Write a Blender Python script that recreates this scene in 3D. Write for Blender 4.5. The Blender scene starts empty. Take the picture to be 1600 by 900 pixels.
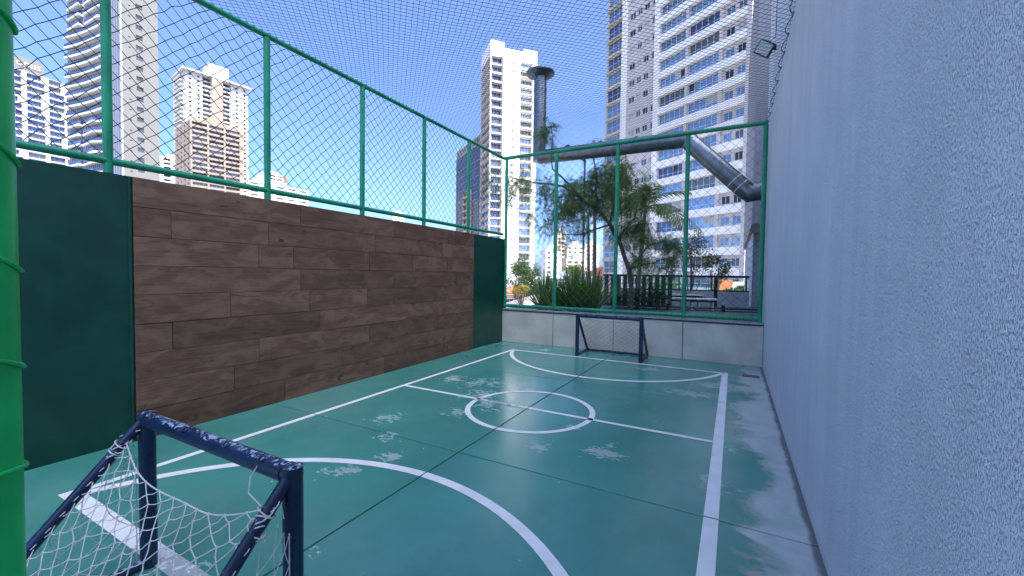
import bpy, math, random
from mathutils import Vector, Matrix
from math import sin, cos, pi, radians, sqrt

scene = bpy.context.scene
COL = scene.collection

# ------------------------------------------------------------------ camera
cam_data = bpy.data.cameras.new('camera')
cam_data.sensor_width = 36.0
cam_data.lens = 36.0 * 646.15 / 1600.0
cam_data.clip_start = 0.05
cam_data.clip_end = 6000.0
cam = bpy.data.objects.new('camera', cam_data)
COL.objects.link(cam)
cam.matrix_world = Matrix(((0.8809523, -0.0277811, 0.4723889, 0.0),
                           (0.4730007, 0.0223551, -0.8807784, 0.0),
                           (0.0139087, 0.9993640, 0.0328342, 1.5),
                           (0, 0, 0, 1)))
scene.camera = cam

# ------------------------------------------------------------------ sky and sun
SUN_AZ = radians(119)      # measured from +Y towards +X
SUN_EL = radians(60)
world = bpy.data.worlds.new('World')
scene.world = world
world.use_nodes = True
wn = world.node_tree.nodes
wl = world.node_tree.links
bg = wn['Background']
sky = wn.new('ShaderNodeTexSky')
sky.sky_type = 'NISHITA'
sky.sun_disc = False
sky.sun_elevation = SUN_EL
sky.sun_rotation = SUN_AZ
sky.altitude = 800
sky.air_density = 0.5
sky.dust_density = 6.0
sky.ozone_density = 10.0
wl.new(sky.outputs[0], bg.inputs[0])
bg.inputs[1].default_value = 0.15

sun_data = bpy.data.lights.new('sun', 'SUN')
sun_data.energy = 2.3
sun_data.angle = radians(0.53)
sun_data.color = (1.0, 0.95, 0.86)
sun = bpy.data.objects.new('sun', sun_data)
COL.objects.link(sun)
sdir = Vector((sin(SUN_AZ) * cos(SUN_EL), cos(SUN_AZ) * cos(SUN_EL), sin(SUN_EL)))
sun.rotation_euler = sdir.to_track_quat('Z', 'Y').to_euler()
sun.location = (20, -10, 40)

scene.view_settings.view_transform = 'Standard'
scene.view_settings.look = 'None'
scene.view_settings.gamma = 1.0
scene.view_settings.use_curve_mapping = False
scene.view_settings.exposure = 2.16
scene.render.engine = 'CYCLES'
scene.cycles.max_bounces = 8
scene.cycles.transparent_max_bounces = 16
scene.cycles.use_denoising = True

# ------------------------------------------------------------------ helpers
class MB:
    """collects vertices and faces of one mesh"""
    def __init__(self):
        self.v = []; self.f = []
    def quad(self, a, b, c, d):
        n = len(self.v); self.v += [tuple(a), tuple(b), tuple(c), tuple(d)]
        self.f.append((n, n + 1, n + 2, n + 3)); return self
    def tri(self, a, b, c):
        n = len(self.v); self.v += [tuple(a), tuple(b), tuple(c)]
        self.f.append((n, n + 1, n + 2)); return self
    def box(self, x0, y0, z0, x1, y1, z1):
        if x0 > x1: x0, x1 = x1, x0
        if y0 > y1: y0, y1 = y1, y0
        if z0 > z1: z0, z1 = z1, z0
        n = len(self.v)
        self.v += [(x0,y0,z0),(x1,y0,z0),(x1,y1,z0),(x0,y1,z0),(x0,y0,z1),(x1,y0,z1),(x1,y1,z1),(x0,y1,z1)]
        self.f += [tuple(n+i for i in q) for q in ((0,3,2,1),(4,5,6,7),(0,1,5,4),(1,2,6,5),(2,3,7,6),(3,0,4,7))]
        return self
    def bevbox(self, x0, y0, z0, x1, y1, z1, b):
        """box whose upright and top edges are chamfered by b"""
        n = len(self.v)
        def ring(i, z):
            return [(x0+i+b,y0+i,z),(x1-i-b,y0+i,z),(x1-i,y0+i+b,z),(x1-i,y1-i-b,z),(x1-i-b,y1-i,z),(x0+i+b,y1-i,z),(x0+i,y1-i-b,z),(x0+i,y0+i+b,z)]
        self.v += ring(0, z0) + ring(0, z1 - b) + ring(b, z1)
        for r in (0, 1):
            for i in range(8):
                j = (i + 1) % 8
                self.f.append((n+r*8+i, n+r*8+j, n+r*8+8+j, n+r*8+8+i))
        self.f.append(tuple(n+16+i for i in range(8)))
        self.f.append(tuple(n+7-i for i in range(8)))
        return self
    def prism(self, poly, z0, z1):
        n = len(self.v); k = len(poly)
        self.v += [(p[0], p[1], z0) for p in poly] + [(p[0], p[1], z1) for p in poly]
        self.f.append(tuple(n + k - 1 - i for i in range(k)))
        self.f.append(tuple(n + k + i for i in range(k)))
        for i in range(k):
            j = (i + 1) % k
            self.f.append((n+i, n+j, n+k+j, n+k+i))
        return self
    def tube(self, pts, r, n=8, closed=False, caps=True):
        pts = [Vector(p) for p in pts]
        k = len(pts)
        rs = r if isinstance(r, (list, tuple)) else [r] * k
        base = len(self.v)
        prev = None
        for i, p in enumerate(pts):
            if closed: t = pts[(i+1) % k] - pts[i-1]
            elif i == 0: t = pts[1] - p
            elif i == k-1: t = p - pts[i-1]
            else: t = (pts[i+1] - p).normalized() + (p - pts[i-1]).normalized()
            if t.length < 1e-9: t = Vector((0,0,1))
            t.normalize()
            if prev is None:
                a = Vector((0,0,1)) if abs(t.z) < 0.9 else Vector((1,0,0))
                prev = (a - t * a.dot(t)).normalized()
            else:
                prev = prev - t * prev.dot(t)
                if prev.length < 1e-6: prev = t.orthogonal()
                prev.normalize()
            b = t.cross(prev)
            for j in range(n):
                a = 2*pi*j/n
                q = p + (prev*cos(a) + b*sin(a)) * rs[i]
                self.v.append((q.x, q.y, q.z))
        for i in range(k if closed else k-1):
            i2 = (i+1) % k
            for j in range(n):
                j2 = (j+1) % n
                self.f.append((base+i*n+j, base+i*n+j2, base+i2*n+j2, base+i2*n+j))
        if caps and not closed:
            self.f.append(tuple(base + n-1-j for j in range(n)))
            self.f.append(tuple(base + (k-1)*n + j for j in range(n)))
        return self
    def seg(self, a, b, r):
        """three-sided strand segment for nets"""
        a = Vector(a); b = Vector(b); t = b - a
        if t.length < 1e-6: return
        t.normalize()
        u = t.orthogonal().normalized(); w = t.cross(u)
        n = len(self.v)
        for p in (a, b):
            for j in range(3):
                q = p + (u*cos(2.0944*j) + w*sin(2.0944*j)) * r
                self.v.append((q.x, q.y, q.z))
        for j in range(3):
            k = (j+1) % 3
            self.f.append((n+j, n+k, n+3+k, n+3+j))
    def mesh(self, name, mat, smooth=False):
        me = bpy.data.meshes.new(name)
        me.from_pydata(self.v, [], self.f)
        if mat is not None: me.materials.append(mat)
        if smooth:
            me.polygons.foreach_set('use_smooth', [True] * len(me.polygons))
            try: me.set_sharp_from_angle(angle=radians(40))
            except Exception: pass
        me.update()
        return me
    def build(self, name, mat, parent=None, smooth=False):
        return link(name, self.mesh(name, mat, smooth), parent)

def link(name, me, parent=None, loc=None, rotz=None):
    o = bpy.data.objects.new(name, me)
    COL.objects.link(o)
    if parent is not None: o.parent = parent
    if loc is not None: o.location = loc
    if rotz is not None: o.rotation_euler = (0, 0, rotz)
    return o

def tag(o, label=None, cat=None, group=None, kind=None):
    if label: o['label'] = label
    if cat: o['category'] = cat
    if group: o['group'] = group
    if kind: o['kind'] = kind
    return o

def empty(name, loc=(0, 0, 0), rotz=0.0):
    o = bpy.data.objects.new(name, None)
    COL.objects.link(o)
    o.empty_display_size = 0.2
    o.location = loc
    o.rotation_euler = (0, 0, rotz)
    return o

# ------------------------------------------------------------------ materials
class NT:
    def __init__(self, name):
        self.m = bpy.data.materials.new(name); self.m.use_nodes = True
        self.t = self.m.node_tree; self.n = self.t.nodes; self.l = self.t.links
        self.b = self.n['Principled BSDF']
    def new(self, typ, **kw):
        nd = self.n.new(typ)
        for k, v in kw.items(): setattr(nd, k, v)
        return nd
    def put(self, sock, val):
        if hasattr(val, 'is_linked'): self.l.new(val, sock)
        elif val is not None: sock.default_value = val
    def math(self, op, a, b=None, c=None, clamp=False):
        nd = self.new('ShaderNodeMath', operation=op); nd.use_clamp = clamp
        for i, x in enumerate((a, b, c)):
            if x is not None: self.put(nd.inputs[i], x)
        return nd.outputs[0]
    def vmath(self, op, a, b=None):
        nd = self.new('ShaderNodeVectorMath', operation=op)
        self.put(nd.inputs[0], a)
        if b is not None: self.put(nd.inputs[1], b)
        return nd
    def pos(self): return self.new('ShaderNodeNewGeometry').outputs['Position']
    def obj(self): return self.new('ShaderNodeTexCoord').outputs['Object']
    def rand(self): return self.new('ShaderNodeObjectInfo').outputs['Random']
    def scale(self, vec, s): return self.vmath('MULTIPLY', vec, s).outputs[0]
    def noise(self, vec, scale, detail=4, rough=0.55, dist=0.0):
        nd = self.new('ShaderNodeTexNoise')
        self.put(nd.inputs['Vector'], vec)
        nd.inputs['Scale'].default_value = scale; nd.inputs['Detail'].default_value = detail
        nd.inputs['Roughness'].default_value = rough; nd.inputs['Distortion'].default_value = dist
        return nd.outputs['Fac']
    def ramp(self, fac, a, b, lo=0.0, hi=1.0, smooth=True):
        nd = self.new('ShaderNodeMapRange')
        nd.interpolation_type = 'SMOOTHSTEP' if smooth else 'LINEAR'
        self.put(nd.inputs[0], fac)
        for i, x in zip((1, 2, 3, 4), (a, b, lo, hi)): nd.inputs[i].default_value = x
        return nd.outputs[0]
    def mix(self, fac, a, b):
        nd = self.new('ShaderNodeMix', data_type='RGBA')
        self.put(nd.inputs[0], fac)
        for s, x in ((nd.inputs[6], a), (nd.inputs[7], b)):
            if isinstance(x, tuple): s.default_value = (*x[:3], 1)
            else: self.l.new(x, s)
        return nd.outputs[2]
    def bump(self, h, strength, dist, normal=None):
        nd = self.new('ShaderNodeBump')
        nd.inputs['Strength'].default_value = strength; nd.inputs['Distance'].default_value = dist
        self.put(nd.inputs['Height'], h)
        if normal is not None: self.l.new(normal, nd.inputs['Normal'])
        self.l.new(nd.outputs[0], self.b.inputs['Normal'])
        return nd.outputs[0]
    def col(self, c):
        s = self.b.inputs['Base Color']
        if isinstance(c, tuple): s.default_value = (*c[:3], 1)
        else: self.l.new(c, s)
    def set(self, rough=None, metal=None, spec=None, coat=None):
        for k, v in (('Roughness', rough), ('Metallic', metal), ('Specular IOR Level', spec), ('Coat Weight', coat)):
            if v is not None: self.put(self.b.inputs[k], v)
        return self.m

def mul(c, k): return tuple(min(1.0, x * k) for x in c)

def M(name, c, rough=0.6, metal=0.0, var=0.12, scale=3.0, bump=0.0, bscale=60.0, bdist=0.003, spec=0.5, world_space=False, obj_var=0.0):
    k = NT(name)
    p = k.pos() if world_space else k.obj()
    f = k.noise(p, scale, 5, 0.6)
    base = k.mix(k.ramp(f, 0.3, 0.7), mul(c, 1 - var), mul(c, 1 + var))
    if obj_var:
        r = k.ramp(k.rand(), 0, 1, 1 - obj_var, 1 + obj_var, smooth=False)
        base = k.vmath('SCALE', base); s = base; k.put(s.inputs['Scale'], r); base = s.outputs[0]
    k.col(base)
    if bump: k.bump(k.noise(p, bscale, 6, 0.65), bump, bdist)
    return k.set(rough, metal, spec)

# court floor: worn teal paint over concrete, pale deposits beside the rendered wall
def floor_material(name, paint, chip):
    k = NT(name)
    p = k.pos()
    n1 = k.noise(p, 0.9, 4)
    n2 = k.noise(p, 9.0, 6, 0.6)
    n3 = k.noise(p, 34.0, 5, 0.6)
    col = k.mix(k.ramp(n1, 0.3, 0.7), mul(paint, 0.88), mul(paint, 1.12))
    col = k.mix(k.ramp(k.noise(p, 2.2, 5, 0.6), 0.35, 0.7, 0, 0.35), col, mul(paint, 1.22))
    # worn spots where the paint has peeled
    spots = [(-2.98,4.76,.62),(-3.45,4.75,.42),(-2.42,2.46,.22),(-3.1,3.15,.34),(-1.35,3.88,.18),(-0.94,3.45,.34),
             (-2.47,4.02,.45),(-2.2,4.15,.30),(-1.92,1.43,.10),(-2.55,2.12,.26),(-1.45,3.26,.28),(-2.4,4.85,.24),
             (-2.62,3.62,.26),(-2.75,2.75,.25),(-2.35,0.85,.40),(-0.1,3.3,.26),(0.05,4.1,.22),(-2.75,4.3,.5),(-1.2,6.9,.3),(-3.3,7.6,.3)]
    tot = None
    for (x, y, r) in spots:
        d = k.vmath('DISTANCE', k.scale(p, (1, 1, 0)), (x, y, 0)).outputs['Value']
        w = k.ramp(d, 0.0, r, 1.0, 0.0, smooth=False)
        tot = w if tot is None else k.math('MAXIMUM', tot, w)
    pn = k.math('ADD', k.math('MULTIPLY', k.noise(k.scale(p, (0.9, 1.2, 1)), 5.5, 8, 0.66), 0.55), k.math('MULTIPLY', k.noise(k.scale(p, (0.8, 1.5, 1)), 21.0, 5, 0.65), 0.45))
    peel = k.ramp(k.math('ADD', k.math('MULTIPLY', tot, 0.20), pn), 0.640, 0.685)
    peel = k.math('MULTIPLY', peel, k.ramp(tot, 0.0, 0.05))
    core = k.math('MULTIPLY', k.ramp(k.math('ADD', k.math('MULTIPLY', tot, 0.20), pn), 0.700, 0.725), k.ramp(tot, 0.0, .05))
    # small white specks all over
    vor = k.new('ShaderNodeTexVoronoi'); k.l.new(p, vor.inputs['Vector']); vor.inputs['Scale'].default_value = 7.5
    speck = k.math('MULTIPLY', k.ramp(vor.outputs['Distance'], 0.045, 0.065, 1, 0), k.ramp(k.noise(p, 2.3, 2), 0.52, 0.6))
    col = k.mix(k.math('MULTIPLY', peel, k.ramp(k.noise(p, 6.0, 3), 0.35, 0.65, 0.30, 0.85)), col, chip)
    scuff = k.ramp(k.noise(k.scale(k.vmath('ADD', p, k.scale(k.new('ShaderNodeTexNoise').outputs['Color'], (0.3, 0.3, 0.3))).outputs[0], (9.0, 1.3, 1)), 2.4, 4, 0.6), 0.64, 0.74, 0, 0.22)
    col = k.mix(scuff, col, mul(paint, 1.7))
    dust = k.ramp(k.noise(p, 0.55, 5, 0.62), 0.45, 0.68, 0, 0.20)
    col = k.mix(dust, col, (0.27, 0.34, 0.31))
    col = k.mix(k.math('MULTIPLY', core, 0.85), col, (0.38, 0.37, 0.35))
    col = k.mix(k.math('MULTIPLY', speck, 0.85), col, (0.75, 0.78, 0.74))
    # mineral deposit along the right wall
    sep = k.new('ShaderNodeSeparateXYZ'); k.l.new(p, sep.inputs[0])
    X, Y = sep.outputs[0], sep.outputs[1]
    wob = k.noise(k.scale(p, (0.6, 1, 1)), 1.5, 3, 0.5, 1.4)
    wob2 = k.noise(p, 5.0, 5, 0.6, 0.8)
    edge = k.math('ADD', X, k.math('MULTIPLY', k.math('SUBTRACT', wob, 0.5), 0.95))
    edge = k.math('ADD', edge, k.math('MULTIPLY', k.math('SUBTRACT', wob2, 0.5), 0.14))
    dep = k.ramp(edge, 0.09, 0.26)
    rim = k.math('MULTIPLY', k.ramp(edge, 0.03, 0.12), k.ramp(edge, 0.12, 0.24, 1, 0))
    g = k.vmath('DISTANCE', k.scale(p, (1, 1.6, 0)), (-0.05, 6.35*1.6, 0)).outputs['Value']
    pud = k.ramp(k.math('ADD', g, k.math('MULTIPLY', wob2, 0.55)), 0.38, 0.78, 1, 0)
    g2 = k.vmath('DISTANCE', k.scale(p, (1, 2.2, 0)), (-0.45, 5.75*2.2, 0)).outputs['Value']
    pud2 = k.ramp(k.math('ADD', g2, k.math('MULTIPLY', wob2, 0.5)), 0.3, 0.7, 1, 0)
    far = k.ramp(Y, 7.2, 7.9, 1, 0.35)
    amt = k.math('MAXIMUM', k.math('MULTIPLY', dep, k.ramp(wob2, 0.3, 0.62, 0.66, 0.95)), k.math('MULTIPLY', k.math('MAXIMUM', pud, pud2), k.ramp(n2, .35, .65, 0.15, 0.75)))
    amt = k.math('MULTIPLY', amt, far)
    col = k.mix(amt, col, (0.52, 0.54, 0.51))
    col = k.mix(k.math('MULTIPLY', rim, k.math('MULTIPLY', k.ramp(n2, .4, .6), 0.55)), col, (0.46, 0.41, 0.31))
    # grime against the walls
    gr = k.ramp(k.math('ADD', X, k.math('MULTIPLY', k.math('SUBTRACT', k.noise(p, 2.6, 8, 0.66), 0.5), 0.11)), 0.405, 0.440)
    col = k.mix(k.math('MULTIPLY', gr, 0.8), col, (0.04, 0.045, 0.05))
    k.col(col)
    rgh = k.math('ADD', k.ramp(n2, 0.3, 0.7, 0.17, 0.27), k.math('MULTIPLY', k.math('MAXIMUM', amt, peel), 0.3))
    h = k.math('SUBTRACT', k.math('ADD', k.math('MULTIPLY', n3, 0.15), k.math('MULTIPLY', k.noise(p, 3.0, 3), 1.0)), k.math('MULTIPLY', peel, 0.5))
    k.bump(h, 0.12, 0.003)
    return k.set(rgh, 0, 0.6)

TEAL = (0.060, 0.262, 0.205)
m_floor = floor_material('court_paint', TEAL, (0.47, 0.58, 0.54))

def line_material():
    k = NT('line_paint')
    p = k.pos()
    n = k.noise(p, 16.0, 7, 0.7, 0.3); n2 = k.noise(p, 1.6, 3)
    col = k.mix(k.ramp(k.noise(p, 7, 5), 0.35, 0.7), (0.80, 0.79, 0.74), (0.88, 0.87, 0.82))
    wear = k.ramp(k.math('ADD', n, k.math('MULTIPLY', k.math('SUBTRACT', n2, 0.5), 0.35)), 0.66, 0.70)
    d = k.vmath('DISTANCE', k.scale(p, (1, 1, 0)), (-2.35, 4.1, 0)).outputs['Value']
    wear2 = k.ramp(k.math('ADD', k.math('MULTIPLY', k.ramp(d, 0.0, 0.55, 1, 0), 0.32), n), 0.70, 0.74)
    d2 = k.vmath('DISTANCE', k.scale(p, (1, 1, 0)), (-2.35, 0.98, 0)).outputs['Value']
    wear3 = k.ramp(k.math('ADD', k.math('MULTIPLY', k.ramp(d2, 0.0, 0.5, 1, 0), 0.28), n), 0.66, 0.72)
    col = k.mix(k.math('MULTIPLY', k.math('MAXIMUM', k.math('MAXIMUM', wear, wear2), wear3), 0.85), col, (0.33, 0.38, 0.36))
    k.col(col)
    k.bump(k.noise(p, 60, 4), 0.2, 0.002)
    return k.set(0.5, 0, 0.4)
m_line = line_material()

def stucco_material(name, c, s=1.0):
    k = NT(name)
    p = k.pos()
    v = k.scale(p, (1.0, 1.0, 0.42))
    a = k.noise(v, 250 * s, 3, 0.6, 0.0)
    b = k.noise(v, 420 * s, 2, 0.6)
    mask = k.noise(p, 3.2, 4, 0.6)
    fleck = k.ramp(a, 0.52, 0.64, 1, 0)
    h = k.math('ADD', k.math('MULTIPLY', k.math('MULTIPLY', fleck, k.ramp(mask, 0.3, 0.6, 0.45, 1.0)), 1.0), k.math('MULTIPLY', b, 0.25))
    streak = k.noise(k.scale(p, (1, 1, 0.06)), 5.0, 5, 0.6)
    col = k.mix(k.ramp(streak, 0.3, 0.7), mul(c, 0.93), mul(c, 1.04))
    col = k.mix(k.ramp(mask, 0.35, 0.75, 0, 0.5), col, mul(c, 0.93))
    k.col(col)
    k.bump(h, 1.0, 0.0092)
    return k.set(0.8, 0, 0.25)
m_stucco = stucco_material('rough_render', (0.86, 0.86, 0.86))

def wood_material():
    k = NT('wood_tile')
    p = k.obj()
    r = k.rand()
    off = k.new('ShaderNodeCombineXYZ')
    k.put(off.inputs[0], k.math('MULTIPLY', r, 37.0)); k.put(off.inputs[1], k.math('MULTIPLY', r, 91.0)); k.put(off.inputs[2], k.math('MULTIPLY', r, 53.0))
    q = k.vmath('ADD', p, off.outputs[0]).outputs[0]
    grain = k.noise(k.scale(q, (1, 1.2, 26)), 3.2, 7, 0.65, 0.6)
    fine = k.noise(k.scale(q, (1, 3.0, 90)), 4.0, 4, 0.7)
    blotch = k.noise(k.scale(q, (1, 1.6, 4.0)), 1.7, 5, 0.6, 0.9)
    knot = k.noise(k.scale(q, (1, 1.3, 4.2)), 2.3, 5, 0.6, 1.2)
    c = k.mix(k.ramp(grain, 0.25, 0.75), (0.076, 0.036, 0.022), (0.160, 0.088, 0.053))
    c = k.mix(k.ramp(blotch, 0.38, 0.66, 0, 0.75), c, (0.210, 0.122, 0.073))
    c = k.mix(k.ramp(fine, 0.5, 0.75, 0, 0.45), c, (0.058, 0.034, 0.023))
    c = k.mix(k.ramp(knot, 0.61, 0.72, 0, 0.85), c, (0.036, 0.022, 0.016))
    s = k.vmath('SCALE', c); k.put(s.inputs['Scale'], k.ramp(r, 0, 1, 0.82, 1.20, smooth=False))
    hs = k.new('ShaderNodeHueSaturation'); k.l.new(s.outputs[0], hs.inputs['Color']); hs.inputs['Saturation'].default_value = 0.95
    k.col(hs.outputs[0])
    k.bump(k.math('ADD', grain, k.math('MULTIPLY', fine, 0.5)), 0.18, 0.002)
    return k.set(k.ramp(grain, .3, .7, 0.5, 0.66), 0, 0.28)
m_wood = wood_material()

def paint_chip(name, c, chip, amount, rough=0.3, world_space=False, scale=60.0, topness=0.0):
    k = NT(name)
    p = k.pos()
    n = k.noise(p, scale, 5, 0.65); n2 = k.noise(p, scale * 0.14, 3)
    a = k.math('ADD', n, k.math('MULTIPLY', k.math('SUBTRACT', n2, 0.5), 0.5))
    ch = k.ramp(a, amount, amount + 0.03)
    if topness:
        g = k.new('ShaderNodeNewGeometry'); sp = k.new('ShaderNodeSeparateXYZ'); k.l.new(g.outputs['Normal'], sp.inputs[0])
        a2 = k.math('ADD', a, k.ramp(sp.outputs[2], 0.2, 1.0, -0.06, topness))
        ch = k.ramp(a2, amount, amount + 0.03)
    col = k.mix(k.ramp(k.noise(p, 4, 3), .3, .7), mul(c, 0.8), mul(c, 1.2))
    col = k.mix(ch, col, chip)
    k.col(col)
    k.bump(k.math('SUBTRACT', k.math('MULTIPLY', k.noise(p, 25, 4), 0.6), ch), 0.25, 0.002)
    return k.set(k.ramp(n2, .3, .7, rough * 0.85, rough * 1.3), 0, 0.5)
m_navy = paint_chip('navy_goal_paint', (0.007, 0.020, 0.062), (0.42, 0.52, 0.62), 0.80, 0.28, topness=0.26)
m_green = paint_chip('green_pipe_paint', (0.008, 0.240, 0.120), (0.10, 0.14, 0.10), 0.86, 0.32)
m_pole = paint_chip('bright_green_post_paint', (0.006, 0.520, 0.110), (0.05, 0.25, 0.12), 0.84, 0.36, scale=80)
m_dkgreen = paint_chip('dark_green_wall_paint', (0.003, 0.048, 0.032), (0.40, 0.46, 0.42), 0.905, 0.34, scale=22)

m_joint = M('joint_dirt', (0.012, 0.016, 0.018), 0.9)
m_lowwall = M('pale_concrete', (0.62, 0.57, 0.48), 0.85, var=0.14, scale=2.2, bump=0.3, bscale=40, bdist=0.004, world_space=True)
m_coping = M('coping_stone', (0.34, 0.34, 0.34), 0.6, var=0.25, scale=9)
m_dark = M('dark_gap', (0.015, 0.017, 0.02), 0.7)
m_netdark = M('black_green_net_cord', (0.006, 0.014, 0.024), 0.6, var=0.3)
m_netgrey = M('grey_wire_mesh', (0.085, 0.085, 0.088), 0.5, var=0.2)
m_netwhite = M('white_net_cord', (0.62, 0.61, 0.58), 0.85, var=0.12, scale=30)
m_netpale = M('worn_grey_net_cord', (0.20, 0.20, 0.21), 0.85, var=0.15, scale=30)
m_steel = M('galvanised_duct', (0.17, 0.19, 0.21), 0.36, 0.85, var=0.18, scale=6, bump=0.15, bscale=9, bdist=0.01)
m_steeldk = M('duct_cowl_steel', (0.10, 0.12, 0.14), 0.35, 0.8, var=0.2)
m_black = M('black_metal', (0.012, 0.014, 0.017), 0.4, var=0.2)
m_bluegrey = M('blue_grey_render', (0.36, 0.40, 0.44), 0.85, var=0.08, scale=4, bump=0.3, bscale=80)
m_greywall = M('grey_render', (0.25, 0.255, 0.27), 0.85, var=0.06, scale=2, bump=0.2, bscale=60)
m_terrace = M('terrace_floor_paint', (0.035, 0.11, 0.10), 0.6, var=0.2, scale=2, world_space=True)
m_white = M('white_paint', (0.78, 0.78, 0.76), 0.6, var=0.05)
m_bench = M('bench_top_terrazzo', (0.60, 0.62, 0.62), 0.25, var=0.06)
m_ground = M('city_ground', (0.23, 0.225, 0.21), 0.95, var=0.35, scale=0.05, world_space=True)
m_trunk = M('bark', (0.055, 0.045, 0.036), 0.9, var=0.4, scale=14, bump=0.6, bscale=30, bdist=0.01)
m_palmtrunk = M('palm_bark', (0.17, 0.155, 0.13), 0.9, var=0.25, scale=18, bump=0.4, bscale=40, bdist=0.006)

def leaf_material(name, a, b, trans=0.35):
    k = NT(name)
    p = k.pos()
    f = k.noise(p, 2.6, 3); g = k.noise(p, 31, 2)
    c = k.mix(k.ramp(k.math('ADD', k.math('MULTIPLY', f, 0.6), k.math('MULTIPLY', g, 0.4)), 0.38, 0.62), a, b)
    k.col(c); k.set(0.45, 0, 0.35)
    tr = k.new('ShaderNodeBsdfTranslucent'); tc = k.vmath('MULTIPLY', c, (1.25, 1.35, 0.6)).outputs[0]; k.l.new(tc, tr.inputs[0])
    mx = k.new('ShaderNodeMixShader'); mx.inputs[0].default_value = trans
    k.l.new(k.b.outputs[0], mx.inputs[1]); k.l.new(tr.outputs[0], mx.inputs[2])
    k.l.new(mx.outputs[0], k.n['Material Output'].inputs[0])
    return k.m
m_leaf = leaf_material('feathery_leaf', (0.040, 0.098, 0.022), (0.125, 0.205, 0.045))
m_leaf2 = leaf_material('broad_leaf', (0.022, 0.062, 0.016), (0.075, 0.135, 0.030))
m_palmleaf = leaf_material('palm_leaf', (0.045, 0.095, 0.018), (0.125, 0.170, 0.035))
m_blade = leaf_material('sword_leaf', (0.034, 0.100, 0.024), (0.110, 0.200, 0.050), 0.3)
m_yellow = leaf_material('yellow_leaf', (0.22, 0.16, 0.03), (0.34, 0.24, 0.06))
m_redleaf = leaf_material('russet_leaf', (0.10, 0.060, 0.035), (0.08, 0.095, 0.035))
m_citytree = leaf_material('city_tree_leaf', (0.030, 0.070, 0.022), (0.080, 0.130, 0.036))

# ================================================================== the setting
g = MB(); S = 3000
g.quad((-S,-S,-9),(S,-S,-9),(S,S,-9),(-S,S,-9))
tag(g.build('city_ground', m_ground), kind='structure')
pd = MB()
pd.box(-4.75, -9, -9, 8.0, 8.225, -0.14)
tag(pd.build('podium', m_greywall), kind='structure')
tf = MB(); tf.box(-5.9, 8.225, -9, 8.0, 16.4, 0.5)
tag(tf.build('terrace_floor', m_terrace), kind='structure')
ld = MB(); ld.box(-14, 8.225, -9, -5.9, 20.8, -0.45)
tag(ld.build('lower_deck', m_lowwall), kind='structure')

# ---- court floor: six painted slabs with dark joints, markings, drain
XL, XR, YN, YF = -4.57, 0.46, -1.6, 8.07
JX, JY = -2.0, (2.82, 5.52)
G = 0.0065
fl = MB(); fl.box(XL - 0.1, YN, -0.139, XR + 0.2, YF + 0.01, -0.012)
floor = tag(fl.build('court_floor', m_joint), kind='structure')
xs = [(XL, JX - G), (JX + G, XR)]
ys = [(YN, JY[0] - G), (JY[0] + G, JY[1] - G), (JY[1] + G, YF)]
for (x0, x1) in xs:
    for (y0, y1) in ys:
        b = MB()
        c = 0.003
        n = 0
        b.v += [(x0,y0,-0.011),(x1,y0,-0.011),(x1,y1,-0.011),(x0,y1,-0.011),(x0,y0,-c),(x1,y0,-c),(x1,y1,-c),(x0,y1,-c),
                (x0+c,y0+c,0),(x1-c,y0+c,0),(x1-c,y1-c,0),(x0+c,y1-c,0)]
        for r in (0, 4):
            for i in range(4):
                j = (i+1) % 4; b.f.append((r+i, r+j, r+4+j, r+4+i))
        b.f.append((8, 9, 10, 11))
        b.build('floor_slab', m_floor, floor)

def marking(name, poly, widths, closed=False):
    """flat painted stripe along a polyline, broken where it crosses a floor joint"""
    mb = MB(); z = 0.0035
    k = len(poly)
    L = []; R_ = []
    for i in range(k):
        p = Vector(poly[i])
        if closed: t = Vector(poly[(i+1) % k]) - Vector(poly[i-1])
        else: t = Vector(poly[min(i+1, k-1)]) - Vector(poly[max(i-1, 0)])
        t.normalize(); nrm = Vector((-t.y, t.x)); w = widths / 2
        L.append(p + nrm * w); R_.append(p - nrm * w)
    for i in range(k if closed else k-1):
        j = (i+1) % k
        mx = (Vector(poly[i]) + Vector(poly[j])) / 2
        if abs(mx.x - JX) < G + 0.001 or any(abs(mx.y - q) < G + 0.001 for q in JY): continue
        mb.quad((R_[i].x, R_[i].y, z), (R_[j].x, R_[j].y, z), (L[j].x, L[j].y, z), (L[i].x, L[i].y, z))
    return mb.build(name, m_line, floor)

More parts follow.
